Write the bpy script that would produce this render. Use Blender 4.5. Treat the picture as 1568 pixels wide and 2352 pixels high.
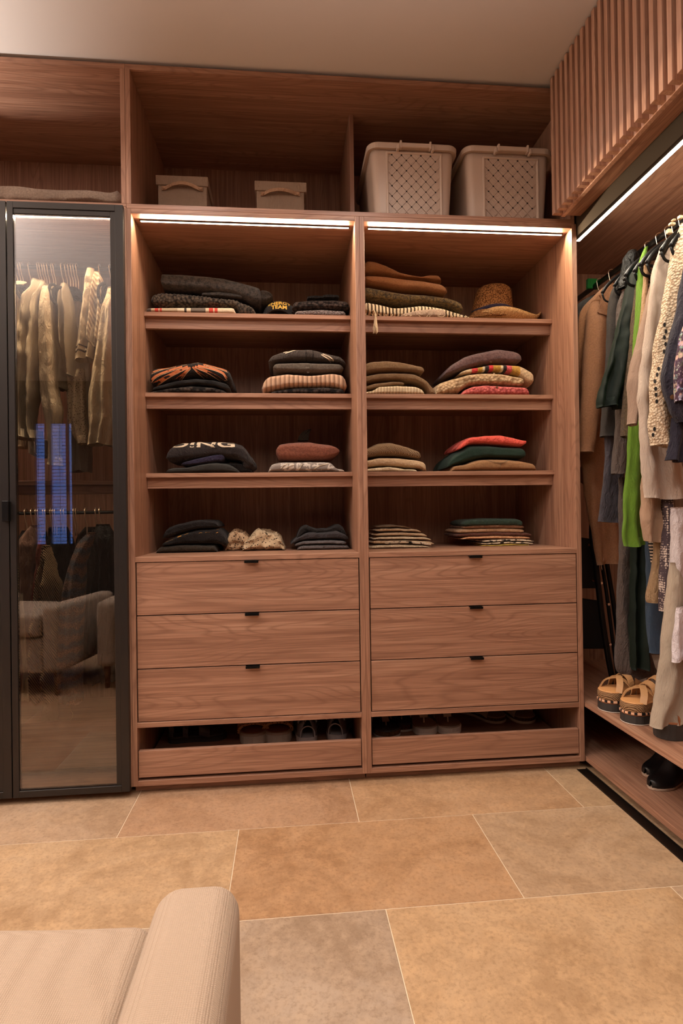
import bpy, bmesh, math, random
import numpy as np
from mathutils import Vector, Matrix, noise

for _o in list(bpy.data.objects):
    bpy.data.objects.remove(_o)
SC = bpy.context.scene
COL = SC.collection
random.seed(7)

# ------------------------------------------------------------------ camera
FPX = 1319.78
CAM = np.array([0.5807, -2.2642, 1.0586])
_y, _p, _r = np.radians([-5.4104, 0.2938, -0.8122])
FWD = np.array([-np.sin(_y) * np.cos(_p), np.cos(_y) * np.cos(_p), np.sin(_p)])
_R0 = np.array([np.cos(_y), np.sin(_y), 0.0])
_U0 = np.cross(_R0, FWD)
RGT = np.cos(_r) * _R0 + np.sin(_r) * _U0
UPV = -np.sin(_r) * _R0 + np.cos(_r) * _U0
cd = bpy.data.cameras.new('camera')
cam = bpy.data.objects.new('camera', cd)
COL.objects.link(cam)
cam.matrix_world = Matrix(((RGT[0], UPV[0], -FWD[0], CAM[0]), (RGT[1], UPV[1], -FWD[1], CAM[1]),
                           (RGT[2], UPV[2], -FWD[2], CAM[2]), (0, 0, 0, 1)))
cd.sensor_fit = 'HORIZONTAL'
cd.sensor_width = 36.0
cd.lens = FPX / 1568 * 36.0
cd.clip_start = 0.02
SC.camera = cam

# ------------------------------------------------------------------ world, lights, exposure
vs = SC.view_settings
vs.view_transform = 'Standard'
vs.look = 'None'
vs.gamma = 1.0
vs.use_curve_mapping = False
vs.exposure = 0.40
SC.cycles.use_denoising = True
SC.cycles.adaptive_threshold = 0.02
SC.cycles.max_bounces = 8
SC.cycles.diffuse_bounces = 4
SC.cycles.glossy_bounces = 4
SC.cycles.transparent_max_bounces = 16
SC.cycles.sample_clamp_indirect = 6.0

W = bpy.data.worlds.new('dusk_sky')
SC.world = W
W.use_nodes = True
W.node_tree.nodes['Background'].inputs[0].default_value = (0.10, 0.22, 0.66, 1)
W.node_tree.nodes['Background'].inputs[1].default_value = 2.4

WARM = (1.0, 0.945, 0.90)
LEDC = (1.0, 0.80, 0.55)
CEIL = 2.822
# recessed ceiling downlights: (x, y, watts)
DOWNLIGHTS = [(-1.25, -0.72, 22), (0.15, -0.72, 24), (0.95, -0.72, 20),
              (-1.7, -2.0, 26), (0.30, -2.1, 24), (0.15, -4.3, 30), (1.25, -4.3, 30)]
LED_W = 7.0
LED_RIGHT_W = 7.5
# added fill lights in torchiere form that brighten the ceiling: x, y, z, watts
FILL_UPLIGHTS = [(0.70, -2.75, 1.05, 330, 'behind the camera'), (-2.5, -0.7, 1.05, 900, 'by the left wall')]


def add_light(name, kind, loc, energy, color, rot=(0, 0, 0), **kw):
    d = bpy.data.lights.new(name, kind)
    d.energy = energy
    d.color = color
    for k, v in kw.items():
        setattr(d, k, v)
    o = bpy.data.objects.new(name, d)
    o.location = loc
    o.rotation_euler = rot
    COL.objects.link(o)
    return o


# ------------------------------------------------------------------ helpers
def ray(u, v):
    return RGT * (u - 784) / FPX + UPV * (1176 - v) / FPX + FWD


def PY(u, v, Y):
    d = ray(u, v)
    return CAM + d * ((Y - CAM[1]) / d[1])


def PZ(u, v, Z):
    d = ray(u, v)
    return CAM + d * ((Z - CAM[2]) / d[2])


def PX(u, v, X):
    d = ray(u, v)
    return CAM + d * ((X - CAM[0]) / d[0])


CROP = dict(A1=(300, 560, 2.9037), B1=(820, 560, 3.0154), A3=(300, 940, 2.9037), B3=(820, 940, 3.0154),
            SA=(300, 1600, 2.8), SB=(820, 1600, 2.9037), L1=(0, 460, 4.9), L2=(0, 900, 4.9), L3=(0, 1340, 4.5226),
            R1=(1300, 440, 5.8507), R2=(1300, 840, 5.8507), R3=(1300, 1240, 5.8507), R4=(1300, 1540, 5.113),
            IM=(0, 0, 1.0))


def uv(c, x, y):
    a, b, s = CROP[c]
    return a + x / s, b + y / s


ORG = {}
MATS = {}


def lin(c):
    return tuple((x / 12.92 if x <= 0.04045 else ((x + 0.055) / 1.055) ** 2.4) for x in c)


def rgb(r, g, b):
    return lin((r / 255, g / 255, b / 255)) + (1.0,)


def tag(o, label=None, cat=None, group=None, kind=None):
    if label: o['label'] = label
    if cat: o['category'] = cat
    if group: o['group'] = group
    if kind: o['kind'] = kind
    return o


def thing(name, loc, label, cat, group=None, kind=None):
    o = bpy.data.objects.new(name, None)
    o.empty_display_size = 0.1
    o.location = Vector([float(x) for x in loc])
    COL.objects.link(o)
    ORG[o.name] = np.array(loc, float)
    return tag(o, label, cat, group, kind)


def obj(name, verts, faces, mat, parent=None, smooth=False, label=None, cat=None, group=None, kind=None, fmat=None):
    V = np.array(verts, float)
    if parent is not None:
        org = ORG[parent.name]
        loc = np.zeros(3)
    else:
        org = np.array([(V[:, 0].min() + V[:, 0].max()) / 2, (V[:, 1].min() + V[:, 1].max()) / 2, V[:, 2].min()])
        loc = org
    me = bpy.data.meshes.new(name)
    me.from_pydata((V - org).tolist(), [], [tuple(int(i) for i in f) for f in faces])
    ms = mat if isinstance(mat, (list, tuple)) else [mat]
    for m in ms:
        me.materials.append(MATS[m])
    if fmat is not None:
        me.polygons.foreach_set('material_index', np.array(fmat, dtype=np.int32))
    if smooth:
        me.polygons.foreach_set('use_smooth', np.ones(len(me.polygons), dtype=bool))
    me.update()
    o = bpy.data.objects.new(name, me)
    o.location = Vector(loc.tolist())
    COL.objects.link(o)
    ORG[o.name] = org
    if parent is not None:
        o.parent = parent
    return tag(o, label, cat, group, kind)


BOXF = [(0, 3, 2, 1), (4, 5, 6, 7), (0, 1, 5, 4), (1, 2, 6, 5), (2, 3, 7, 6), (3, 0, 4, 7)]


def boxv(x0, x1, y0, y1, z0, z1):
    return [(x0, y0, z0), (x1, y0, z0), (x1, y1, z0), (x0, y1, z0), (x0, y0, z1), (x1, y0, z1), (x1, y1, z1), (x0, y1, z1)]


def bevelled(V, F, w, seg=1):
    bm = bmesh.new()
    vs_ = [bm.verts.new(v) for v in V]
    for f in F:
        try:
            bm.faces.new([vs_[i] for i in f])
        except ValueError:
            pass
    bmesh.ops.recalc_face_normals(bm, faces=bm.faces)
    if w:
        bmesh.ops.bevel(bm, geom=list(bm.edges), offset=w, segments=seg, affect='EDGES', profile=0.6)
    bm.verts.index_update()
    Vo = [tuple(v.co) for v in bm.verts]
    Fo = [[v.index for v in f.verts] for f in bm.faces]
    bm.free()
    return Vo, Fo


def box(name, x0, x1, y0, y1, z0, z1, mat, parent=None, bev=0.0008, seg=1, **kw):
    x0, x1 = sorted((x0, x1)); y0, y1 = sorted((y0, y1)); z0, z1 = sorted((z0, z1))
    V, F = bevelled(boxv(x0, x1, y0, y1, z0, z1), BOXF, bev, seg)
    return obj(name, V, F, mat, parent, **kw)


class MB:
    """collects pieces of ONE part"""
    def __init__(s):
        s.V = []; s.F = []; s.M = []

    def add(s, V, F, m=0):
        n = len(s.V)
        s.V += [tuple(v) for v in V]
        s.F += [tuple(i + n for i in f) for f in F]
        s.M += [m] * len(F)
        return s

    def box(s, x0, x1, y0, y1, z0, z1, bev=0.0008, m=0):
        x0, x1 = sorted((x0, x1)); y0, y1 = sorted((y0, y1)); z0, z1 = sorted((z0, z1))
        V, F = bevelled(boxv(x0, x1, y0, y1, z0, z1), BOXF, bev)
        return s.add(V, F, m)

    def tube(s, pts, r, n=10, m=0, closed=False, sq=(1, 1)):
        V, F = tubev(pts, r, n, closed, sq)
        return s.add(V, F, m)

    def build(s, name, mat, parent=None, **kw):
        return obj(name, s.V, s.F, mat, parent, fmat=s.M, **kw)


def tubev(pts, r, n=10, closed=False, sq=(1, 1)):
    pts = [np.array(p, float) for p in pts]
    rs = r if isinstance(r, (list, tuple)) else [r] * len(pts)
    V = []; F = []
    k = len(pts)
    prev = None
    for i, p in enumerate(pts):
        if closed:
            t = pts[(i + 1) % k] - pts[i - 1]
        else:
            t = pts[min(i + 1, k - 1)] - pts[max(i - 1, 0)]
        t = t / (np.linalg.norm(t) + 1e-12)
        if prev is None:
            a = np.array([0, 0, 1.0]) if abs(t[2]) < 0.9 else np.array([1.0, 0, 0])
            nrm = np.cross(t, a)
        else:
            nrm = prev - t * (prev @ t)
        nrm /= np.linalg.norm(nrm) + 1e-12
        prev = nrm
        b = np.cross(t, nrm)
        for j in range(n):
            a = 2 * math.pi * j / n
            V.append(p + rs[i] * (sq[0] * math.cos(a) * nrm + sq[1] * math.sin(a) * b))
    m = k if closed else k - 1
    for i in range(m):
        for j in range(n):
            a = i * n + j; b2 = i * n + (j + 1) % n
            c = ((i + 1) % k) * n + (j + 1) % n; d = ((i + 1) % k) * n + j
            F.append((a, d, c, b2))
    if not closed:
        F.append(tuple(range(n)))
        F.append(tuple(reversed(range((k - 1) * n, k * n))))
    return V, F


def smooth_pts(pts, n=8):
    """catmull-rom through points"""
    P = [np.array(p, float) for p in pts]
    P = [2 * P[0] - P[1]] + P + [2 * P[-1] - P[-2]]
    out = []
    for i in range(1, len(P) - 2):
        for k in range(n):
            t = k / n
            a, b, c, d = P[i - 1], P[i], P[i + 1], P[i + 2]
            out.append(0.5 * ((2 * b) + (-a + c) * t + (2 * a - 5 * b + 4 * c - d) * t * t + (-a + 3 * b - 3 * c + d) * t ** 3))
    out.append(P[-2])
    return out


# ------------------------------------------------------------------ materials
class NT:
    def __init__(s, name):
        s.m = bpy.data.materials.new(name)
        s.m.use_nodes = True
        s.t = s.m.node_tree
        s.b = s.t.nodes['Principled BSDF']
        MATS[name] = s.m

    def n(s, typ, **kw):
        o = s.t.nodes.new(typ)
        for k, v in kw.items():
            if k.startswith('i_'):
                o.inputs[int(k[2:])].default_value = v
            else:
                setattr(o, k, v)
        return o

    def l(s, a, b, ai=0, bi=0):
        s.t.links.new(a.outputs[ai] if not hasattr(a, 'is_output') else a, b.inputs[bi] if not hasattr(b, 'is_output') else b)

    def coords(s, scale=(1, 1, 1), rnd=True, rot=(0, 0, 0)):
        tc = s.n('ShaderNodeTexCoord')
        mp = s.n('ShaderNodeMapping')
        mp.inputs['Scale'].default_value = scale
        mp.inputs['Rotation'].default_value = rot
        if rnd:
            oi = s.n('ShaderNodeObjectInfo')
            mul = s.n('ShaderNodeMath', operation='MULTIPLY', i_1=13.7)
            s.t.links.new(oi.outputs['Random'], mul.inputs[0])
            add = s.n('ShaderNodeVectorMath', operation='ADD')
            s.t.links.new(tc.outputs['Object'], add.inputs[0])
            s.t.links.new(mul.outputs[0], add.inputs[1])
            s.t.links.new(add.outputs[0], mp.inputs[0])
        else:
            s.t.links.new(tc.outputs['Object'], mp.inputs[0])
        return mp.outputs[0]

    def noise(s, vec, scale, detail=3, rough=0.55, dist=0.0):
        o = s.n('ShaderNodeTexNoise')
        o.inputs['Scale'].default_value = scale
        o.inputs['Detail'].default_value = detail
        o.inputs['Roughness'].default_value = rough
        o.inputs['Distortion'].default_value = dist
        s.t.links.new(vec, o.inputs['Vector'])
        return o.outputs['Fac']

    def voro(s, vec, scale, feature='F1', out='Distance', rnd=1.0):
        o = s.n('ShaderNodeTexVoronoi')
        o.feature = feature
        o.inputs['Scale'].default_value = scale
        o.inputs['Randomness'].default_value = rnd
        s.t.links.new(vec, o.inputs['Vector'])
        return o.outputs[out]

    def wave(s, vec, scale, dist=0.0, direction='X', profile='SIN', detail=2, dscale=1.0):
        o = s.n('ShaderNodeTexWave')
        o.bands_direction = direction
        o.wave_profile = profile
        o.inputs['Scale'].default_value = scale
        o.inputs['Distortion'].default_value = dist
        o.inputs['Detail'].default_value = detail
        o.inputs['Detail Scale'].default_value = dscale
        s.t.links.new(vec, o.inputs['Vector'])
        return o.outputs['Fac']

    def ramp(s, fac, stops, const=False):
        o = s.n('ShaderNodeValToRGB')
        o.color_ramp.interpolation = 'CONSTANT' if const else 'LINEAR'
        e = o.color_ramp.elements
        while len(e) < len(stops):
            e.new(0.5)
        for el, (p, c) in zip(e, stops):
            el.position = p
            el.color = c
        s.t.links.new(fac, o.inputs[0])
        return o.outputs[0]

    def mix(s, fac, a, b, typ='MIX'):
        o = s.n('ShaderNodeMix', data_type='RGBA', blend_type=typ)
        for sock, val in ((0, fac), (6, a), (7, b)):
            if isinstance(val, (float, int)):
                o.inputs[sock].default_value = val
            elif isinstance(val, tuple):
                o.inputs[sock].default_value = val
            else:
                s.t.links.new(val, o.inputs[sock])
        return o.outputs[2]

    def math(s, op, a, b=None):
        o = s.n('ShaderNodeMath', operation=op)
        for i, v in enumerate((a, b)):
            if v is None: continue
            if isinstance(v, (float, int)):
                o.inputs[i].default_value = v
            else:
                s.t.links.new(v, o.inputs[i])
        return o.outputs[0]

    def bump(s, h, strength=0.3, dist=0.002):
        o = s.n('ShaderNodeBump')
        o.inputs['Strength'].default_value = strength
        o.inputs['Distance'].default_value = dist
        s.t.links.new(h, o.inputs['Height'])
        s.t.links.new(o.outputs[0], s.b.inputs['Normal'])

    def done(s, color, rough=0.6, spec=0.4, **kw):
        if isinstance(color, tuple):
            s.b.inputs['Base Color'].default_value = color
        else:
            s.t.links.new(color, s.b.inputs['Base Color'])
        s.b.inputs['Roughness'].default_value = rough
        s.b.inputs['Specular IOR Level'].default_value = spec
        for k, v in kw.items():
            s.b.inputs[k.replace('_', ' ')].default_value = v
        return s.m


def wood(name, axis, light, mid, dark, rough=0.42):
    t = NT(name)
    def sc(al, ac):
        return tuple(al if i == axis else ac for i in range(3))
    c1 = t.coords(sc(0.8, 42))
    c2 = t.coords(sc(4, 230))
    c3 = t.coords(sc(0.55, 5.0))
    band = t.noise(c1, 1.0, 4, 0.6, 0.6)
    fine = t.noise(c2, 1.0, 3, 0.6)
    # long flowing grain lines
    o = t.n('ShaderNodeTexNoise'); o.inputs['Scale'].default_value = 1.0; o.inputs['Detail'].default_value = 2.0
    t.t.links.new(c3, o.inputs['Vector'])
    lines = t.math('FRACT', t.math('MULTIPLY', o.outputs['Fac'], 36.0))
    tri = t.math('ABSOLUTE', t.math('SUBTRACT', lines, 0.5))
    base = t.ramp(band, [(0.22, dark), (0.48, mid), (0.74, light)])
    c = t.mix(t.math('MULTIPLY', t.ramp(fine, [(0.36, (1, 1, 1, 1)), (0.56, (0, 0, 0, 1))]), 0.62), base, dark)
    c = t.mix(t.math('MULTIPLY', t.ramp(tri, [(0.0, (1, 1, 1, 1)), (0.20, (0, 0, 0, 1))]), 0.5), c, dark)
    t.bump(fine, 0.10, 0.0006)
    t.done(c, rough, 0.35)


def plain(name, col, rough=0.5, spec=0.4, **kw):
    return NT(name).done(col, rough, spec, **kw)


WL, WM, WD = rgb(184, 142, 116), rgb(165, 121, 97), rgb(126, 88, 69)
wood('wood_x', 0, WL, WM, WD)
wood('wood_z', 2, WL, WM, WD)
wood('wood_y', 1, WL, WM, WD)
wood('wood_slat', 2, rgb(202, 160, 136), rgb(188, 144, 120), rgb(156, 114, 92))
plain('grey_laminate', rgb(58, 48, 38), 0.9, 0.1)
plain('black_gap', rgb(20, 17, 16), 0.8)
plain('frame_metal', rgb(52, 47, 44), 0.38, 0.5, Metallic=0.55)
plain('black_metal', rgb(24, 23, 23), 0.35, 0.5, Metallic=0.6)
plain('track_metal', rgb(38, 32, 28), 0.3, 0.5, Metallic=0.7)
plain('chrome', rgb(210, 205, 200), 0.18, 0.5, Metallic=1.0)
plain('bronze_wire', rgb(236, 214, 188), 0.35, 0.5, Metallic=1.0)
plain('white_paint', rgb(214, 205, 198), 0.9, 0.2)
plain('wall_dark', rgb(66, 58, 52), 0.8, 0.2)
plain('wall_paint', rgb(205, 192, 180), 0.9, 0.2)


def emit(name, col, s):
    t = NT(name)
    t.b.inputs['Emission Color'].default_value = col
    t.b.inputs['Emission Strength'].default_value = s
    t.done((0.8, 0.8, 0.8, 1), 0.5)


emit('led', LEDC + (1,), 14.0)
emit('led_right', (1.0, 0.88, 0.70, 1), 16.0)
emit('lamp_disc', WARM + (1,), 12.0)

t = NT('glass')
gl = t.n('ShaderNodeBsdfGlossy'); gl.inputs['Roughness'].default_value = 0.0
gl.inputs['Color'].default_value = (0.95, 0.95, 0.98, 1)
tr = t.n('ShaderNodeBsdfTransparent'); tr.inputs['Color'].default_value = (0.84, 0.825, 0.815, 1)
fr = t.n('ShaderNodeFresnel'); fr.inputs['IOR'].default_value = 1.75
mx = t.n('ShaderNodeMixShader')
t.t.links.new(t.math('MULTIPLY', fr.outputs[0], 1.25), mx.inputs[0]); t.t.links.new(tr.outputs[0], mx.inputs[1]); t.t.links.new(gl.outputs[0], mx.inputs[2])
t.t.links.new(mx.outputs[0], t.t.nodes['Material Output'].inputs[0])

# stone tiles
t = NT('stone')
oi = t.n('ShaderNodeObjectInfo')
c = t.coords((1, 1, 1))
n1 = t.noise(c, 3.2, 7, 0.66, 0.8)
n2 = t.noise(c, 22.0, 6, 0.72)
n3 = t.noise(c, 90.0, 5, 0.75)
tint = oi.outputs['Color']
lo_ = t.mix(1.0, tint, (0.79, 0.73, 0.66, 1), 'MULTIPLY')
hi_ = t.mix(1.0, tint, (1.10, 1.12, 1.14, 1), 'MULTIPLY')
blot = t.mix(t.ramp(n1, [(0.38, (0, 0, 0, 1)), (0.62, (1, 1, 1, 1))]), lo_, hi_)
blot = t.mix(t.math('MULTIPLY', t.ramp(n2, [(0.44, (0, 0, 0, 1)), (0.64, (1, 1, 1, 1))]), 0.6), blot, t.mix(1.0, tint, (1.25, 1.22, 1.15, 1), 'MULTIPLY'))
blot = t.mix(t.math('MULTIPLY', t.ramp(n3, [(0.48, (0, 0, 0, 1)), (0.66, (1, 1, 1, 1))]), 0.45), blot, t.mix(1.0, tint, (0.50, 0.44, 0.38, 1), 'MULTIPLY'))
t.bump(n3, 0.15, 0.001)
t.done(blot, 0.5, 0.35)
plain('grout', rgb(214, 196, 170), 0.9, 0.2)


# ------------------------------------------------------------------ the room
XA0, XA1, XB0, XB1, XB2 = 0.0, 0.864, 0.9018, 1.7655, 1.7857
ZP = 0.032
R3, R2, D0 = (0.032, 0.052), (0.255, 0.2746), (0.888, 0.9075)
S3, S2, S1 = (1.225, 1.243), (1.561, 1.579), (1.898, 1.916)
YS, YB = 0.187, 0.630
ROOM = (-3.3, 2.45, -5.4, 0.68)   # x0,x1,y0,y1

floor = thing('floor', (0, 0, 0), None, None, kind='structure')
box('grout_bed', ROOM[0], ROOM[1], ROOM[2], ROOM[3], -0.05, -0.0012, 'grout', floor, bev=0)
TL, TW = 0.8105, 0.4435
row0 = -0.2905
g = 0.0026
TILE_TINT = {(0, -1): rgb(168, 140, 114), (0, 0): rgb(164, 130, 102), (0, 1): rgb(172, 138, 106), (0, 2): rgb(172, 144, 114),
             (1, -1): rgb(176, 146, 114), (1, 0): rgb(166, 130, 97), (1, 1): rgb(170, 142, 114), (2, 0): rgb(162, 140, 120), (2, 1): rgb(178, 146, 112)}
k = 0
for r in range(-2, 12):
    y1 = row0 - (r - 1) * TW if True else 0
    y0 = y1 - TW
    y1c, y0c = min(y1, ROOM[3]), max(y0, ROOM[2])
    if y1c - y0c < 0.02: continue
    off = [0.404, 0.003][(r + 1) % 2] + (0.016 if r == 2 else 0)
    for i in range(-6, 5):
        x0 = off + i * TL; x1 = x0 + TL
        x0c, x1c = max(x0, ROOM[0]), min(x1, ROOM[1])
        if x1c - x0c < 0.02: continue
        V, F = bevelled(boxv(x0c + g / 2, x1c - g / 2, y0c + g / 2, y1c - g / 2, -0.03, 0.0), BOXF, 0.0008)
        cx, cy = (x0c + x1c) / 2, (y0c + y1c) / 2
        o = obj('tile', V, F, 'stone', floor)
        o.color = TILE_TINT.get((r, i), random.choice([rgb(176, 144, 112), rgb(172, 144, 118), rgb(172, 136, 104)]))

box('ceiling', ROOM[0], ROOM[1], ROOM[2], ROOM[3], CEIL, CEIL + 0.1, 'white_paint', bev=0, kind='structure')
box('wall_back', ROOM[0], ROOM[1], ROOM[3], ROOM[3] + 0.1, 0, CEIL, 'wall_paint', bev=0, kind='structure')
box('wall_right', ROOM[1], ROOM[1] + 0.1, ROOM[2], ROOM[3], 0, CEIL, 'wall_paint', bev=0, kind='structure')
box('wall_left', ROOM[0] - 0.1, ROOM[0], ROOM[2], ROOM[3], 0, CEIL, 'wall_paint', bev=0, kind='structure')

# front wall (behind the camera) with the window seen mirrored in the glass door
WX0, WX1, WZ0, WZ1 = -3.02, -2.13, 0.70, 2.32
mb = MB()
yw = ROOM[2]
mb.box(ROOM[0], WX0, yw - 0.1, yw, 0, CEIL, 0); mb.box(WX1, ROOM[1], yw - 0.1, yw, 0, CEIL, 0)
mb.box(WX0, WX1, yw - 0.1, yw, 0, WZ0, 0); mb.box(WX0, WX1, yw - 0.1, yw, WZ1, CEIL, 0)
mb.build('wall_front', 'wall_dark', kind='structure')
win = thing('window_1', ((WX0 + WX1) / 2, yw, WZ0), None, None, kind='structure')
PANES = [(-2.985, -2.895), (-2.605, -2.485), (-2.42, -2.225), (-2.20, -2.155)]
mb = MB()
xs_ = [WX0] + [x for p in PANES for x in p] + [WX1]
for i in range(0, len(xs_), 2):
    mb.box(xs_[i], xs_[i + 1], yw - 0.07, yw - 0.01, WZ0, WZ1)
mb.box(WX0, WX1, yw - 0.06, yw - 0.012, WZ0, WZ0 + 0.04); mb.box(WX0, WX1, yw - 0.06, yw - 0.012, WZ1 - 0.04, WZ1)
mb.build('window_frame', 'frame_metal', win)
for a, b in PANES:
    box('pane', a, b, yw - 0.038, yw - 0.034, WZ0 + 0.04, WZ1 - 0.04, 'glass', win, bev=0)
zz = WZ0 + 0.07
while zz < WZ1 - 0.05:
    box('grille_bar', WX0 + 0.02, WX1 - 0.02, yw - 0.085, yw - 0.078, zz, zz + 0.006, 'black_metal', win, bev=0)
    zz += 0.044
xx = WX0 + 0.06
while xx < WX1 - 0.03:
    box('grille_bar', xx, xx + 0.004, yw - 0.09, yw - 0.085, WZ0 + 0.04, WZ1 - 0.04, 'black_metal', win, bev=0)
    xx += 0.09

# unseen fill uplighters, added outside the view and shaped as torchieres
for gx, gy, gz, gw, gl_ in FILL_UPLIGHTS:
    pl = thing('fill_uplighter', (gx, gy, 0), 'added fill light shaped as a slim black torchiere, %s' % gl_, 'fill light')
    MB().tube([(gx, gy, 0.02), (gx, gy, gz - 0.06)], 0.011, 10).build('pole', 'black_metal', pl, smooth=True)
    prof = [(0.0, 0.0), (0.14, 0.0), (0.14, 0.012), (0.02, 0.025), (0.0, 0.025)]
    MB().tube([(gx, gy, 0.0), (gx, gy, 0.02)], 0.14, 28).build('base', 'black_metal', pl)
    bw = [(r * math.cos(b), r * math.sin(b), z) for r, z in ((0.02, -0.07), (0.10, -0.045), (0.16, 0.0), (0.17, 0.02)) for b in np.linspace(0, 2 * math.pi, 28, endpoint=False)]
    obj('bowl', [(gx + x, gy + y, gz + z) for x, y, z in bw], [(i * 28 + j, i * 28 + (j + 1) % 28, (i + 1) * 28 + (j + 1) % 28, (i + 1) * 28 + j) for i in range(3) for j in range(28)], 'black_metal', pl, smooth=True)
    add_light('ceiling_fill_light', 'SPOT', (gx, gy, gz), gw, WARM, rot=(math.pi, 0, 0), spot_size=math.radians(116), spot_blend=0.6, shadow_soft_size=0.08)

# ceiling downlights
for i, (x, y, w) in enumerate(DOWNLIGHTS):
    dl = thing('ceiling_downlight', (x, y, CEIL), 'recessed round ceiling downlight with white trim ring, %s' % (
        ['in the front row near the glass door', 'in the front row before the left drawers', 'in the front row beside the slatted panel',
         'in the middle row towards the left wall', 'in the middle row above the camera', 'left one of the rear row',
         'right one of the rear row'][i]), 'downlight', 'recessed ceiling downlights')
    ring = [(x + 0.045 * math.cos(a), y + 0.045 * math.sin(a), CEIL - 0.003) for a in np.linspace(0, 2 * math.pi, 24, endpoint=False)]
    MB().tube(ring, 0.006, 8, closed=True).build('trim_ring', 'white_paint', dl, smooth=True)
    disc = [(x + 0.040 * math.cos(a), y + 0.040 * math.sin(a), CEIL - 0.002) for a in np.linspace(0, 2 * math.pi, 24, endpoint=False)]
    obj('lens', disc, [tuple(reversed(range(24)))], 'lamp_disc', dl)
    lo = add_light('downlight_lamp', 'SPOT', (x, y, CEIL - 0.02), w, WARM, spot_size=math.radians(140), spot_blend=0.7, shadow_soft_size=0.03)


# ------------------------------------------------------------------ fitted units
def led_bar(parent, x0, x1, y, z, power, tilt=-52):
    mb = MB(); mb.box(x0, x1, y - 0.0055, y + 0.0055, z - 0.004, z, 0.0005)
    st = mb.build('led_strip', 'frame_metal', parent, label='glowing warm LED strip')
    box('diffuser', x0 + 0.004, x1 - 0.004, y - 0.0028, y + 0.0028, z - 0.0060, z - 0.004, 'led', st, bev=0)
    lo = add_light('led_lamp', 'AREA', ((x0 + x1) / 2, y, z - 0.0075), power, LEDC, rot=(math.radians(tilt), 0, 0), shape='RECTANGLE', size=x1 - x0 - 0.01, size_y=0.003)
    return st


def handle(parent, xc, z, yf):
    mb = MB()
    mb.box(xc - 0.027, xc + 0.027, yf - 0.016, yf + 0.016, z - 0.0022, z + 0.0006, 0.0004)
    mb.box(xc - 0.027, xc + 0.027, yf - 0.016, yf - 0.0135, z - 0.008, z + 0.0006, 0.0004)
    return mb.build('handle', 'black_metal', parent, label='black metal pull tab')


def shelving_unit(x0, x1, lx, rx, label, hx):
    t = thing('shelving_unit', ((x0 + x1) / 2, 0.3, 0), label, 'wardrobe unit', 'fitted shelf and drawer units')
    box('side_panel', x0 - lx, x0, 0, YB, ZP, 2.247, 'wood_z', t)
    box('side_panel', x1, x1 + rx, 0, YB, ZP, 2.247, 'wood_z', t)
    box('back_panel', x0 - lx, x1 + rx, YB, YB + 0.012, ZP, 2.247, 'wood_z', t)
    box('top_panel', x0, x1, 0.0, YB, 2.228, 2.247, 'wood_x', t)
    for z in (S1, S2, S3):
        s = box('shelf', x0, x1, YS, YB, z[0], z[1], 'wood_x', t)
        box('shelf_fascia', x0, x1, YS + 0.022, YS + 0.040, z[0] - 0.045, z[0], 'wood_x', s)
    box('drawer_top', x0, x1, 0, YB, D0[0], D0[1], 'wood_x', t)
    box('lower_rail', x0, x1, 0, YB, R2[0], R2[1], 'wood_x', t)
    box('bottom_panel', x0, x1, 0, YB, R3[0], R3[1], 'wood_x', t)
    box('plinth', x0 - lx, x1 + rx - 0.004, 0.036, 0.052, 0, ZP, 'wood_x', t)
    hgt = (D0[0] - R2[1]) / 3
    for i in range(3):
        z1 = D0[0] - i * hgt - 0.0025; z0 = D0[0] - (i + 1) * hgt + (0.0012 if i < 2 else 0.003)
        d = box('drawer', x0 + 0.004, x1 - 0.004, 0.002, 0.021, z0, z1, 'wood_x', t)
        box('drawer_box', x0 + 0.02, x1 - 0.02, 0.021, 0.55, z0 + 0.01, z1 - 0.03, 'wood_x', d, bev=0)
        handle(d, hx, z1, 0.002)
    sd = box('shoe_drawer', x0 + 0.003, x1 - 0.003, 0.004, 0.022, 0.0635, 0.165, 'wood_x', t)
    box('tray', x0 + 0.012, x1 - 0.012, 0.022, 0.56, 0.074, 0.086, 'wood_x', sd)
    box('tray_back', x0 + 0.012, x1 - 0.012, 0.56, 0.57, 0.074, 0.165, 'wood_x', sd)
    led_bar(t, x0 + 0.02, x1 - 0.015, 0.05, 2.228, LED_W)
    return t


UA = shelving_unit(XA0, XA1, 0.018, 0.0187, 'open shelf and drawer unit of reddish wood beside the black glass door', 0.440)
UB = shelving_unit(XB0, XB1, 0.0187, XB2 - XB1, 'open shelf and drawer unit of reddish wood beside the slatted corner', 1.334)

# long overhead compartment above both units
t = thing('upper_cabinet', (0.88, 0.3, 2.247), 'long open overhead compartment holding fabric boxes and plastic baskets', 'cabinet')
box('side_panel', -0.0165, 0.002, 0, YB, 2.265, 2.784, 'wood_z', t)
box('side_panel', 1.760, 1.778, 0, YB, 2.265, 2.784, 'wood_z', t)
box('bottom_panel', -0.0165, 1.778, 0, YB, 2.2472, 2.265, 'wood_x', t)
box('top_panel', -0.0165, 1.778, 0, YB, 2.784, 2.804, 'wood_x', t)
box('back_panel', -0.0165, 1.778, YB, YB + 0.012, 2.247, 2.804, 'wood_z', t)
box('divider', 0.870, 0.888, YS, YB, 2.265, 2.784, 'wood_z', t)
box('shadow_gap_filler', -0.0165, 1.90, 0.03, YB, 2.804, CEIL, 'black_gap', t, bev=0)

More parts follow.
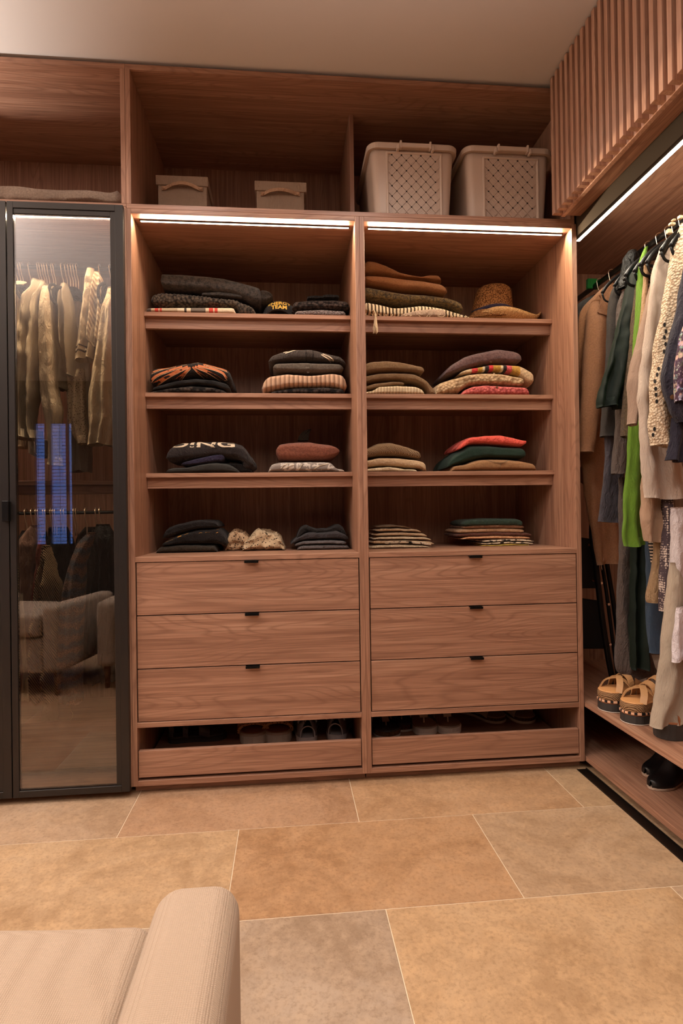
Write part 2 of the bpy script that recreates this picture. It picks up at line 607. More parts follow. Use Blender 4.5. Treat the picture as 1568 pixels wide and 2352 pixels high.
t = thing('upper_cabinet', (-0.6, 0.3, 2.247), 'open overhead compartment with folded blanket above the black glass door', 'cabinet')
box('side_panel', -0.035, -0.017, 0, YB, 2.265, 2.784, 'wood_z', t)
box('side_panel', -1.18, -1.162, 0, YB, 2.265, 2.784, 'wood_z', t)
box('bottom_panel', -1.18, -0.0172, 0, YB, 2.2525, 2.265, 'wood_x', t)
box('top_panel', -1.18, -0.0172, 0, YB, 2.784, 2.804, 'wood_x', t)
box('back_panel', -1.18, -0.0172, YB, YB + 0.012, 2.2525, 2.804, 'wood_z', t)
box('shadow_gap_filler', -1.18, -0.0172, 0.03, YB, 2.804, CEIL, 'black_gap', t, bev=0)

# glass-fronted wardrobe
GX0, GX1 = -0.90, -0.0365
t = GW = thing('glass_wardrobe', (-0.45, 0.3, 0), 'tall wardrobe with black framed smoked glass doors and hanging clothes', 'wardrobe')
box('side_panel', GX1, -0.0185, 0.0, YB, ZP, 2.2520, 'wood_z', t)
box('side_panel', GX0 - 0.018, GX0, 0, YB, ZP, 2.2520, 'wood_z', t)
box('back_panel', GX0, GX1, YB, YB + 0.012, ZP, 2.2520, 'wood_z', t)
box('top_panel', GX0, GX1, 0, YB, 2.234, 2.2520, 'wood_x', t)
box('bottom_panel', GX0, GX1, 0, YB, R3[0], R3[1], 'wood_x', t)
box('plinth', GX0, GX1, 0.036, 0.052, 0, ZP, 'wood_x', t)
s = box('shelf', GX0, GX1, 0.19, YB, 1.198, 1.216, 'wood_x', t)
box('shelf_fascia', GX0, GX1, 0.205, 0.223, 1.160, 1.198, 'wood_x', s)
d = box('drawer', GX0 + 0.004, GX1 - 0.004, 0.10, 0.118, 0.075, 0.26, 'wood_x', t)
box('drawer_box', GX0 + 0.01, GX1 - 0.01, 0.118, 0.6, 0.08, 0.2, 'wood_x', d)
led_bar(t, GX0 + 0.02, GX1 - 0.012, 0.05, 2.234, LED_W * 2.2)
led_bar(t, GX0 + 0.02, GX1 - 0.012, 0.236, 1.198, LED_W * 0.07, 0)
MB().tube([(GX0, 0.33, 2.150), (GX1, 0.33, 2.150)], 0.012, 12, sq=(1, 0.6)).build('hanging_rod', 'black_metal', t, smooth=True)
MB().tube([(GX0, 0.33, 1.085), (GX1, 0.33, 1.085)], 0.012, 12, sq=(1, 0.6)).build('hanging_rod', 'black_metal', t, smooth=True)


def glass_door(parent, x0, x1, hx):
    z0, z1, y0, y1 = 0.026, 2.246, -0.024, -0.002
    mb = MB()
    sr, sl, st, sb = 0.030, 0.022, 0.024, 0.024
    # outer frame
    mb.box(x0, x0 + sl, y0, y1, z0, z1); mb.box(x1 - sr, x1, y0, y1, z0, z1)
    mb.box(x0 + sl, x1 - sr, y0, y1, z1 - st, z1); mb.box(x0 + sl, x1 - sr, y0, y1, z0, z0 + sb)
    # inner stepped lip
    w = 0.019; a, b = x0 + sl, x1 - sr; c, e = z0 + sb, z1 - st
    mb.box(b - w, b, y0 + 0.004, y1, c, e); mb.box(a, b - w, y0 + 0.004, y1, e - w, e)
    d = mb.build('glass_door', 'frame_metal', parent, label='black metal framed glass door')
    box('pane', a + 0.001, b - w - 0.001, y0 + 0.008, y0 + 0.012, c + 0.001, e - w - 0.001, 'glass', d, bev=0)
    mb = MB()
    mb.box(hx - 0.012, hx + 0.012, y0 - 0.020, y0, 1.052, 1.128, 0.002)
    mb.build('handle', 'black_metal', d)
    return d


glass_door(GW, -0.4435, -0.0235, -0.452)
glass_door(GW, -0.8865, -0.4475, -0.84)

# right-hand hanging wardrobe
RX0, RX1, RY0, RY1 = 1.7900, 2.40, -1.75, 0.660
t = HW = thing('hanging_wardrobe', (2.1, -0.5, 0), 'open wooden hanging wardrobe along the right wall packed with clothes', 'wardrobe')
box('back_panel', RX1, RX1 + 0.012, RY0, RY1, ZP, 2.336, 'wood_z', t)
box('end_panel', RX0, RX1, RY0 - 0.018, RY0, ZP, 2.336, 'wood_z', t)
box('end_panel', RX0, RX1, RY1 - 0.018, RY1, ZP, 2.336, 'wood_z', t)
box('top_panel', 1.806, RX1, RY0, RY1 - 0.018, 2.318, 2.336, 'wood_y', t)
box('fascia', 1.788, 1.806, RY0, RY1 - 0.018, 2.196, 2.336, 'grey_laminate', t)
box('shoe_shelf', RX0, RX1, RY0, RY1 - 0.018, R2[0], R2[1], 'wood_y', t)
box('bottom_panel', RX0, RX1, RY0, RY1 - 0.018, R3[0], R3[1], 'wood_y', t)
box('plinth', RX0 + 0.04, RX0 + 0.056, RY0, 0.0, 0, ZP, 'wood_y', t)
MB().tube([(2.08, RY1 - 0.018, 2.150), (2.08, RY0, 2.150)], 0.014, 12, sq=(0.6, 1)).build('hanging_rod', 'black_metal', t, smooth=True)
mb = MB(); mb.box(1.806, 1.822, RY0 + 0.02, 0.045, 2.198, 2.203, 0.0005)
st = mb.build('led_strip', 'chrome', t, label='bright warm LED strip running along the wardrobe top')
box('diffuser', 1.808, 1.820, RY0 + 0.03, 0.04, 2.1945, 2.198, 'led_right', st, bev=0)
add_light('led_lamp', 'AREA', (1.817, (RY0 + 0.07) / 2, 2.190), LED_RIGHT_W, (1.0, 0.88, 0.70), rot=(0, math.radians(-50), 0), shape='RECTANGLE', size=0.009, size_y=1.7)

# overhead slatted cabinet
t = thing('overhead_cabinet', (2.0, -0.85, 2.26), 'overhead cabinet faced with vertical wooden slats on the right wall', 'cabinet')
OY1 = -0.030
dp = box('door_panel', 1.705, 1.722, RY0, OY1, 2.258, CEIL - 0.004, 'wood_slat', t)
box('carcass', 1.724, RX1, RY0, OY1, 2.338, CEIL - 0.004, 'wood_y', t)
box('soffit', 1.724, 1.7875, RY0, OY1, 2.264, 2.282, 'wood_y', t)
ys = OY1
while ys - 0.021 > RY0:
    box('slat', 1.668, 1.705, ys - 0.0195, ys, 2.262, CEIL - 0.006, 'wood_slat', dp)
    ys -= 0.0395

# sliding door track in the floor
p0 = PZ(1324, 1767.5, 0.0); p1 = PZ(1345, 1765, 0.0)
mb = MB()
tx0, tx1, ty = float(p0[0]), float(p1[0]), float(p0[1])
mb.box(tx0, tx1, -1.9, ty, -0.001, 0.0015, 0.0003)
mb.box(tx0, tx0 + 0.0025, -1.9, ty, 0.0015, 0.004, 0.0003); mb.box(tx1 - 0.0035, tx1, -1.9, ty, 0.0015, 0.006, 0.0003)
mb.build('trim_1', 'track_metal', kind='structure')


# ------------------------------------------------------------------ cloth materials
def cloth(name, col, kind='plain', sc=1.0, col2=None, sheen=0.25, amt=0.35, rough=0.9):
    t = NT(name)
    c = t.coords((1, 1, 1))
    mott = t.noise(c, 9.0, 4, 0.6)
    dk = tuple(x * 0.62 for x in col[:3]) + (1,)
    col2 = col2 or dk
    base = t.mix(t.math('MULTIPLY', t.ramp(mott, [(0.35, (0, 0, 0, 1)), (0.7, (1, 1, 1, 1))]), 0.25), col, dk)
    crease = t.math('ADD', t.math('MULTIPLY', t.noise(t.coords((26, 26, 9)), 1.0, 3, 0.6, 1.2), 5.0), t.math('MULTIPLY', t.noise(t.coords((60, 60, 34)), 1.0, 2, 0.6, 1.5), 2.0))
    if kind == 'plain':
        h = t.math('ADD', t.math('MULTIPLY', t.noise(c, 420 * sc, 2), 0.5), crease)
        t.bump(h, 0.8, 0.0036)
        out = base
    elif kind == 'rib':
        h = t.wave(c, 18 * sc, 0.6, 'X', detail=1)
        t.bump(h, 0.9, 0.004)
        out = t.mix(t.ramp(h, [(0.0, (amt * 1.6, amt * 1.6, amt * 1.6, 1)), (0.5, (0, 0, 0, 1))]), base, col2)
    elif kind == 'knit':
        w1 = t.wave(c, 45 * sc, 2.2, 'DIAGONAL', detail=1, dscale=4)
        v = t.voro(c, 150 * sc)
        h = t.math('ADD', t.math('MULTIPLY', w1, 0.5), t.math('MULTIPLY', v, 0.8))
        t.bump(h, 0.9, 0.004)
        out = t.mix(t.math('MULTIPLY', t.ramp(v, [(0.25, (0, 0, 0, 1)), (0.75, (1, 1, 1, 1))]), amt * 1.6), base, col2)
    elif kind == 'chunky':
        v = t.voro(c, 62 * sc)
        h = t.math('SUBTRACT', 1.0, v)
        t.bump(h, 1.0, 0.006)
        out = t.mix(t.ramp(v, [(0.3, (0, 0, 0, 1)), (0.75, (amt * 2, amt * 2, amt * 2, 1))]), base, col2)
    elif kind == 'fuzzy':
        h = t.noise(c, 95 * sc, 6, 0.85)
        t.bump(h, 1.0, 0.010)
        out = t.mix(t.ramp(h, [(0.40, (amt * 2.4, amt * 2.4, amt * 2.4, 1)), (0.58, (0, 0, 0, 1))]), base, col2)
    elif kind == 'linen':
        w1 = t.wave(c, 160 * sc, 1.5, 'X', detail=2); w2 = t.wave(c, 160 * sc, 1.5, 'Z', detail=2)
        h = t.math('ADD', t.math('MULTIPLY', t.math('ADD', w1, w2), 0.25), crease)
        t.bump(h, 0.85, 0.0042)
        out = base
    elif kind == 'twill':
        w1 = t.wave(c, 34 * sc, 1.2, 'DIAGONAL', detail=1)
        n = t.noise(c, 120 * sc, 3)
        t.bump(w1, 0.6, 0.003)
        out = t.mix(t.ramp(t.math('MULTIPLY', w1, t.math('MULTIPLY', n, 2.0)), [(0.35, (0, 0, 0, 1)), (0.65, (1, 1, 1, 1))]), base, col2)
    elif kind == 'tweed':
        n = t.noise(c, 260 * sc, 3, 0.8)
        n2 = t.math('ADD', t.math('MULTIPLY', t.wave(c, 6 * sc, 4.0, 'Z', detail=4, dscale=3), 0.4), t.math('MULTIPLY', t.noise(c, 60 * sc, 3), 0.6))
        a = t.mix(t.ramp(n2, [(0.35, (0, 0, 0, 1)), (0.65, (1, 1, 1, 1))]), col, col2)
        out = t.mix(t.ramp(n, [(0.45, (0, 0, 0, 1)), (0.55, (0.8, 0.8, 0.8, 1))]), a, rgb(70, 58, 54))
        t.bump(n, 0.8, 0.004)
    elif kind == 'dots':
        v = t.voro(c, 62 * sc)
        out = t.mix(t.ramp(v, [(0.26, (1, 1, 1, 1)), (0.32, (0, 0, 0, 1))]), base, col2)
        t.bump(t.noise(c, 400, 2), 0.25, 0.001)
    elif kind == 'floral':
        v = t.voro(c, 30 * sc, out='Color')
        d = t.voro(c, 30 * sc)
        n = t.noise(c, 60 * sc, 4, 0.7)
        a = t.mix(t.ramp(d, [(0.30, (1, 1, 1, 1)), (0.45, (0, 0, 0, 1))]), base, col2)
        hs = t.n('ShaderNodeHueSaturation'); hs.inputs['Saturation'].default_value = 0.55; hs.inputs['Value'].default_value = 0.55
        t.t.links.new(v, hs.inputs['Color'])
        out = t.mix(t.ramp(n, [(0.52, (0, 0, 0, 1)), (0.6, (amt * 2, amt * 2, amt * 2, 1))]), a, hs.outputs[0])
        t.bump(t.noise(c, 400, 2), 0.25, 0.001)
    elif kind == 'snake':
        v = t.voro(c, 120 * sc, rnd=0.35)
        n = t.noise(c, 16 * sc, 3)
        out = t.mix(t.ramp(t.math('ADD', v, t.math('MULTIPLY', n, 1.3)), [(0.86, (0, 0, 0, 1)), (1.0, (1, 1, 1, 1))]), base, col2)
        t.bump(v, 0.2, 0.001)
    elif kind == 'hstripe':
        w1 = t.wave(c, 22 * sc, 0.4, 'Z', detail=1)
        out = t.mix(t.ramp(w1, [(0.45, (0, 0, 0, 1)), (0.55, (1, 1, 1, 1))]), base, col2)
        t.bump(t.noise(c, 400, 2), 0.25, 0.001)
    elif kind == 'vstripe':
        w1 = t.wave(c, 20 * sc, 0.8, 'X', detail=1)
        w2 = t.noise(t.coords((26 * sc, 2, 2)), 1.0, 2)
        out = t.mix(t.ramp(t.math('MULTIPLY', w1, w2), [(0.28, (0, 0, 0, 1)), (0.40, (1, 1, 1, 1))]), base, col2)
        t.bump(t.noise(c, 300, 2), 0.5, 0.002)
    elif kind == 'feather':
        d = t.n('ShaderNodeVectorMath', operation='MULTIPLY'); d.inputs[1].default_value = (1, 1, 1.9)
        t.t.links.new(c, d.inputs[0])
        w1 = t.wave(d.outputs[0], 5.2 * sc, 3.5, 'DIAGONAL', detail=1, dscale=1.2)
        out = t.mix(t.ramp(w1, [(0.60, (0, 0, 0, 1)), (0.64, (1, 1, 1, 1))]), base, col2)
        out = t.mix(t.ramp(w1, [(0.57, (0, 0, 0, 1)), (0.59, (1, 1, 1, 1)), (0.61, (1, 1, 1, 1)), (0.63, (0, 0, 0, 1))]), out, rgb(226, 190, 150))
        t.bump(t.noise(c, 400, 2), 0.2, 0.001)
    elif kind == 'patches':
        n = t.noise(c, 34 * sc, 2, 0.5, 1.2)
        out = t.mix(t.ramp(n, [(0.55, (0, 0, 0, 1)), (0.58, (1, 1, 1, 1))]), base, col2)
        t.bump(t.noise(c, 300, 2), 0.4, 0.002)
    t.b.inputs['Sheen Weight'].default_value = sheen * 0.35
    t.b.inputs['Sheen Roughness'].default_value = 0.5
    t.done(out, rough, 0.15)


def bands(name, stops, axis=0, span=1.0, kind='plain', off=0.0):
    """colour bands along an axis of the object"""
    t = NT(name)
    tc = t.n('ShaderNodeTexCoord'); sp = t.n('ShaderNodeSeparateXYZ')
    t.t.links.new(tc.outputs['Object'], sp.inputs[0])
    f = t.math('ADD', t.math('DIVIDE', sp.outputs[axis], span), 0.5 + off)
    col = t.ramp(f, stops, const=True)
    c = t.coords((1, 1, 1))
    h = t.noise(c, 300, 3) if kind == 'plain' else t.voro(c, 110)
    t.bump(h, 0.5, 0.003)
    t.b.inputs['Sheen Weight'].default_value = 0.2
    t.done(t.mix(t.math('MULTIPLY', t.ramp(h, [(0.3, (0, 0, 0, 1)), (0.8, (1, 1, 1, 1))]), 0.35), col, rgb(60, 50, 44)), 0.9, 0.15)


cloth('c_charcoal_wool', rgb(92, 80, 70), 'fuzzy', 0.75, rgb(30, 26, 23), 0.5, 0.42)
cloth('c_charcoal_rib', rgb(94, 80, 67), 'knit', 0.6, rgb(26, 21, 18), 0.3, 0.6)
cloth('c_brown_knit', rgb(70, 56, 50), 'chunky', 1.3, rgb(26, 20, 18), 0.3, 0.6)
cloth('c_grey_knit', rgb(140, 126, 122), 'knit', 1.1, rgb(70, 60, 58), 0.3, 0.5)
cloth('c_black', rgb(36, 31, 29), 'plain', 1.0)
cloth('c_black_sweat', rgb(50, 43, 42), 'plain', 1.0)
cloth('c_black_fur', rgb(40, 34, 31), 'fuzzy', 0.8, rgb(14, 12, 11), 0.4)
cloth('c_black_chunky', rgb(66, 56, 50), 'chunky', 1.0, rgb(20, 16, 14), 0.3, 0.7)
cloth('c_kimono', rgb(38, 32, 30), 'feather', 1.7, rgb(196, 112, 66), 0.05)
cloth('c_pink_rib', rgb(198, 158, 128), 'rib', 0.9, rgb(120, 88, 68), 0.5, 0.5)
cloth('c_taupe', rgb(126, 112, 98), 'fuzzy', 1.3, rgb(90, 78, 68), 0.3, 0.4)
cloth('c_charcoal', rgb(72, 63, 58), 'plain', 1.0)
cloth('c_fleece', rgb(66, 62, 56), 'fuzzy', 1.5, rgb(46, 42, 38), 0.3)
cloth('c_navy', rgb(52, 46, 66), 'plain', 1.0)
cloth('c_rust', rgb(166, 96, 70), 'fuzzy', 1.2, rgb(120, 64, 46), 0.4, 0.4)
cloth('c_greymotif', rgb(140, 128, 120), 'patches', 1.0, rgb(196, 184, 172))
cloth('c_darkolive', rgb(56, 47, 38), 'plain', 1.0)
cloth('c_scarf', rgb(206, 178, 142), 'dots', 1.6, rgb(40, 32, 28), 0.05)
cloth('c_scarf2', rgb(198, 164, 128), 'dots', 1.3, rgb(60, 44, 36), 0.05)
cloth('c_darkgrey', rgb(62, 56, 56), 'plain', 1.0)
cloth('c_midgrey', rgb(104, 96, 94), 'plain', 1.0)
cloth('c_camel', rgb(206, 142, 88), 'fuzzy', 1.6, rgb(170, 108, 62), 0.4, 0.3)
cloth('c_gold', rgb(150, 118, 60), 'fuzzy', 0.9, rgb(64, 48, 22), 0.5, 0.55)
cloth('c_fringed', rgb(226, 204, 168), 'vstripe', 1.0, rgb(70, 52, 38), 0.1)
cloth('c_mauvegrey', rgb(176, 150, 128), 'plain')
cloth('c_cream', rgb(230, 208, 174), 'plain')
cloth('c_creamrib', rgb(232, 208, 172), 'rib', 1.3, rgb(170, 142, 108), 0.2, 0.4)
cloth('c_camelknit', rgb(176, 138, 98), 'fuzzy', 1.4, rgb(140, 106, 72), 0.4, 0.35)
cloth('c_mauve', rgb(142, 104, 100), 'fuzzy', 1.1, rgb(100, 70, 68), 0.6, 0.4)
cloth('c_creamchunk', rgb(206, 176, 138), 'chunky', 1.2, rgb(150, 118, 84), 0.3, 0.4)
cloth('c_pink', rgb(214, 112, 106), 'chunky', 1.3, rgb(160, 66, 66), 0.3, 0.4)
cloth('c_taupeknit', rgb(160, 132, 102), 'twill', 2.2, rgb(120, 94, 70), 0.2)
cloth('c_beige', rgb(204, 172, 136), 'plain')
cloth('c_tan', rgb(204, 152, 104), 'fuzzy', 1.6, rgb(172, 122, 78), 0.3, 0.3)
cloth('c_green', rgb(26, 64, 46), 'fuzzy', 1.6, rgb(16, 44, 32), 0.4, 0.3)
cloth('c_coral', rgb(226, 92, 78), 'plain')
cloth('c_greentee', rgb(52, 66, 54), 'plain')
cloth('c_browntee', rgb(134, 94, 68), 'plain')
cloth('c_tantee', rgb(186, 146, 112), 'plain')
cloth('c_wine', rgb(104, 64, 50), 'plain')
cloth('c_peach', rgb(220, 162, 118), 'plain')
cloth('c_zebra', rgb(228, 206, 176), 'patches', 1.4, rgb(40, 34, 30))
cloth('c_yellow', rgb(226, 192, 96), 'plain')
cloth('c_blanket', rgb(196, 168, 146), 'fuzzy', 1.5, rgb(150, 124, 106), 0.4, 0.3)
cloth('c_wine_dark', rgb(70, 40, 44), 'plain')
cloth('straw', rgb(196, 138, 84), 'chunky', 3.0, rgb(104, 64, 34), 0.0, 0.6)
cloth('straw_pale', rgb(230, 186, 128), 'knit', 1.6, rgb(170, 118, 68), 0.0, 0.4)
cloth('raffia_tip', rgb(222, 196, 160), 'plain')
cloth('box_linen', rgb(182, 152, 128), 'linen', 1.2)
cloth('leather_tan', rgb(176, 136, 106), 'plain', 0.6, rough=0.6, sheen=0.0)
plain('yellow_print', rgb(232, 182, 76), 0.6)
plain('cream_print', rgb(206, 186, 160), 0.7)
plain('orange_print', rgb(214, 150, 70), 0.7)
plain('plastic_beige', rgb(190, 166, 148), 0.45, 0.4)
plain('hole_dark', rgb(22, 17, 15), 0.9)
plain('button_brown', rgb(96, 66, 40), 0.35)
plain('button_grey', rgb(120, 108, 98), 0.35)
bands('c_plaid', [(0.0, rgb(92, 80, 72)), (0.09, rgb(196, 168, 138)), (0.13, rgb(206, 74, 62)), (0.165, rgb(196, 168, 138)),
                  (0.18, rgb(206, 74, 62)), (0.20, rgb(196, 172, 142)), (0.36, rgb(226, 206, 176)), (0.43, rgb(70, 62, 58)), (0.455, rgb(228, 206, 176)),
                  (0.50, rgb(110, 98, 88)), (0.65, rgb(216, 190, 160)), (0.685, rgb(206, 74, 62)), (0.73, rgb(216, 190, 160)),
                  (0.745, rgb(206, 74, 62)), (0.775, rgb(222, 200, 170))], 0, 0.40)
bands('c_fairisle', [(0.0, rgb(206, 176, 138)), (0.06, rgb(204, 62, 62)), (0.16, rgb(190, 146, 60)), (0.24, rgb(216, 196, 160)), (0.28, rgb(40, 32, 32)),
                     (0.35, rgb(204, 52, 56)), (0.42, rgb(190, 146, 60)), (0.55, rgb(216, 196, 160)), (0.59, rgb(40, 32, 32)), (0.65, rgb(214, 92, 96)),
                     (0.74, rgb(196, 150, 66)), (0.88, rgb(206, 176, 138))], 0, 0.27, 'knit')


# ------------------------------------------------------------------ folded things on the shelves
def resample(st, n):
    """stations [(x,a,b)] -> n smooth rows"""
    xs = np.array([s[0] for s in st], float)
    q = np.linspace(xs[0], xs[-1], n)
    out = [q]
    for k in (1, 2):
        ys = np.array([s[k] for s in st], float)
        # monotone-ish smoothing: linear interpolation blurred a little
        y = np.interp(q, xs, ys)
        for _ in range(2):
            y2 = y.copy(); y2[1:-1] = 0.25 * y[:-2] + 0.5 * y[1:-1] + 0.25 * y[2:]; y = y2
        out.append(y)
    return np.array(out).T


def foldedv(crop, st, yf, depth, z0=None, layers=2, fold=0.010, wr=0.003, wf=14.0, n=44, m=34, ex=3.8, seed=0, end=0.018, lean=0.0):
    def zpix(x, t):
        q = PY(*uv(crop, x, t), yf); q[2] = z0
        d = q - CAM; w = d @ FWD
        v = 1176 - FPX * (d @ UPV) / w
        return (v - CROP[crop][1]) * CROP[crop][2]
    top = [(x, t, zpix(x, t) if b is None else b) for x, t, b in st]
    rs = resample(top, n)
    nb = any(b is None for _, _, b in st)
    bmask = np.interp(rs[:, 0], [s[0] for s in st], [1.0 if s[2] is None else 0.0 for s in st])
    V = []; F = []
    P0 = []
    for i, (x, yt, yb) in enumerate(rs):
        pt = PY(*uv(crop, x, yt), yf)
        if z0 is not None and bmask[i] > 0.5:
            zb = z0
        else:
            zb = PY(*uv(crop, x, yb), yf)[2]
            if z0 is not None: zb = max(zb, z0)
        P0.append((pt[0], max(pt[2], zb + 0.006), zb))
    P0 = np.array(P0)
    xl, xr = P0[0, 0], P0[-1, 0]
    for i in range(n):
        X, zt, zb = P0[i]
        d = min(X - xl, xr - X)
        e = math.sqrt(max(0.0, 1 - (1 - min(1, d / end)) ** 2)) if end > 0 else 1
        e = 0.22 + 0.78 * e
        zc, hb = (zt + zb) / 2, (zt - zb) / 2 * e
        if z0 is not None and abs(zb - z0) < 1e-5:
            zc = zb + hb
        a = depth / 2 - (1 - e) * 0.02
        yc = yf + depth / 2 + lean * (i / n)
        for j in range(m):
            th = 2 * math.pi * j / m
            cs, sn = math.cos(th), math.sin(th)
            y = yc + a * math.copysign(abs(cs) ** (2 / ex), cs)
            z = zc + hb * math.copysign(abs(sn) ** (2 / (ex * 0.8)), sn)
            q = Vector((X * wf + seed * 7.1, y * wf * 0.6, z * wf * 1.5))
            nz = noise.noise(q); n2 = noise.noise(q * 2.7 + Vector((3, 5, 1)))
            if cs < 0 and layers > 0:
                tz = (z - zb) / max(1e-4, zt - zb) + 0.06 * noise.noise(Vector((X * 9 + seed, 0, 0)))
                y -= fold * (abs(math.sin(math.pi * layers * tz)) ** 0.5 - 0.7) * (0.7 + 0.3 * noise.noise(Vector((X * 6, seed, 2))))
            n3_ = noise.noise(q * 6.1 + Vector((9, 2, 4)))
            y += wr * 1.5 * (nz + 0.7 * n2 + 0.4 * n3_)
            z += wr * 1.25 * (nz * 0.9 + 0.5 * n2 + 0.25 * n3_) * (1 if sn > -0.3 else 0.2)
            if z0 is not None: z = max(z, z0 + 0.0006)
            V.append((X + wr * 0.6 * n2, y, z))
    for i in range(n - 1):
        for j in range(m):
            F.append((i * m + j, (i + 1) * m + j, (i + 1) * m + (j + 1) % m, i * m + (j + 1) % m))
    for base in (0, (n - 1) * m):
        c = len(V)
        V.append(tuple(np.mean(V[base:base + m], axis=0)))
        for j in range(m):
            f = (base + j, base + (j + 1) % m, c)
            F.append(f if base == 0 else f[::-1])
    return V, F


FC = [0]


def folded(name, crop, st, yf, mat, label, cat, z0=None, depth=0.30, parent=None, group=None, **kw):
    FC[0] += 1
    kw.setdefault('seed', FC[0])
    V, F = foldedv(crop, st, yf, depth, z0, **kw)
    if parent is not None:
        return obj(name, V, F, mat, parent, smooth=True)
    return obj(name, V, F, mat, None, True, label, cat, group)


def text_mesh(txt, size, bold=0.0):
    cu = bpy.data.curves.new('txt', 'FONT')
    cu.body = txt; cu.size = size; cu.offset = bold
    cu.align_x = 'CENTER'; cu.resolution_u = 3
    o = bpy.data.objects.new('txt', cu); COL.objects.link(o)
    dg = bpy.context.evaluated_depsgraph_get()
    me = bpy.data.meshes.new_from_object(o.evaluated_get(dg))
    bm = bmesh.new(); bm.from_mesh(me)
    bmesh.ops.triangulate(bm, faces=bm.faces)
    bmesh.ops.subdivide_edges(bm, edges=[e for e in bm.edges if e.calc_length() > size * 0.2], cuts=1)
    bm.verts.index_update()
    V = [tuple(v.co) for v in bm.verts]; F = [[v.index for v in f.verts] for f in bm.faces]
    bm.free()
    bpy.data.objects.remove(o); bpy.data.curves.remove(cu); bpy.data.meshes.remove(me)
    return V, F


def surf_project(V, tgt, yoff=-0.0015):
    """drop points (x, ?, z) onto the front of an object along +Y"""
    from mathutils.bvhtree import BVHTree
    o = ORG[tgt.name]
    bv = BVHTree.FromPolygons([tuple(np.array(v.co) + o) for v in tgt.data.vertices], [tuple(p.vertices) for p in tgt.data.polygons])
    out = []
    for x, y, z in V:
        h = bv.ray_cast(Vector((x, -0.3, z)), Vector((0, 1, 0)))
        hh = h[0] if h[0] is not None else bv.find_nearest(Vector((x, y, z)))[0]
        out.append((hh.x if h[0] is None else x, hh.y + yoff, hh.z if h[0] is None else z))
    return out


def stuck_disc(name, tgt, u, v, r, mat, th=0.003):
    p = PY(u, v, 0.2)
    c = surf_project([tuple(p)], tgt, -th)[0]
    ring = []; n = 14
    V = [(c[0], c[1], c[2])] + [(c[0] + r * math.cos(a), c[1] + 0.0004, c[2] + r * math.sin(a)) for a in np.linspace(0, 2 * math.pi, n, endpoint=False)]
    V += [(c[0] + r * math.cos(a), c[1] + th + 0.002, c[2] + r * math.sin(a)) for a in np.linspace(0, 2 * math.pi, n, endpoint=False)]
    F = [(0, 1 + (i + 1) % n, 1 + i) for i in range(n)] + [(1 + i, 1 + (i + 1) % n, 1 + n + (i + 1) % n, 1 + n + i) for i in range(n)]
    return obj(name, V, F, mat, tgt)


def ribbon_on(name, tgt, pts, w, mat, yoff=-0.002):
    """thin raised strip following pixel points on the front of a thing"""
    P = smooth_pts([(float(q[0]), float(q[1]), float(q[2])) for q in [PY(u, v, 0.2) for u, v in pts]], 6)
    V = []; F = []
    for i, p in enumerate(P):
        t = P[min(i + 1, len(P) - 1)] - P[max(i - 1, 0)]
        t = t / (np.linalg.norm(t) + 1e-9)
        nx, nz = -t[2], t[0]
        V += [(p[0] + nx * w, p[1], p[2] + nz * w), (p[0] - nx * w, p[1], p[2] - nz * w)]
        if i: F.append((2 * i - 2, 2 * i - 1, 2 * i + 1, 2 * i))
    V = surf_project(V, tgt, yoff)
    n = len(V)
    V += [(x, y + 0.004, z) for x, y, z in V]
    F += [tuple(i + n for i in reversed(f)) for f in F]
    k = n // 2
    for i in range(k - 1):
        F += [(2 * i, 2 * i + 2, 2 * i + 2 + n, 2 * i + n), (2 * i + 3, 2 * i + 1, 2 * i + 1 + n, 2 * i + 3 + n)]
    return obj(name, V, F, mat, tgt)


def CP(crop, *pts):
    return [uv(crop, x, y) for x, y in pts]


N_ = None
zs1, zs2, zs3, zd = S1[1], S2[1], S3[1], D0[1]
K = 'folded clothes on the shelves'
# --- unit A, top shelf
folded('folded_scarf', 'A1', [(95, 420, N_), (400, 417, N_), (700, 417, N_)], 0.192, 'c_plaid', 'folded plaid scarf with red and grey stripes lying under dark knits', 'scarf', zs1, 0.16, group=K, fold=0.003, wr=0.0012)
rib = folded('ribbed_sweater', 'A1', [(130, 340, 420), (150, 328, 420), (200, 308, 420), (400, 325, 420), (600, 352, 420), (700, 368, 420), (740, 378, N_), (800, 402, N_), (838, 446, N_)], 0.225, 'c_charcoal_rib',
       'chunky ribbed charcoal knit folded between plaid scarf and wool blanket', 'sweater', zs1, 0.30, group=K, fold=0.004, wr=0.003, n=70)
# raised ribs of the knit
me = rib.data
o_ = ORG[rib.name]
for v in me.vertices:
    y = v.co.y + o_[1]
    if y < 0.40:
        v.co.y -= 0.006 * abs(math.sin((v.co.x) * math.pi / 0.0165)); v.co.z += 0.003 * abs(math.sin(v.co.x * math.pi / 0.0165))
folded('dark_cloth', 'A1', [(470, 322, 345), (590, 311, 352), (680, 322, 358), (745, 338, 363)], 0.228, 'c_charcoal_wool', 'thin dark wool piece sticking out under the charcoal blanket', 'clothing', N_, 0.2, group=K, wr=0.001, end=0.006)
bl = folded('wool_blanket', 'A1', [(190, 174, 292), (350, 180, 305), (500, 190, 315), (620, 206, 330), (700, 225, 345), (790, 250, 380), (870, 274, 408)], 0.215, 'c_charcoal_wool', 'thick charcoal wool blanket folded on top of ribbed knit', 'blanket', N_, 0.34, group=K, layers=2, fold=0.010, wr=0.003, end=0.012)
folded('blanket_end', 'A1', [(850, 285, 400), (900, 290, 395), (945, 312, 365)], 0.26, 'c_charcoal_wool', None, None, N_, 0.25, parent=bl, wr=0.002)
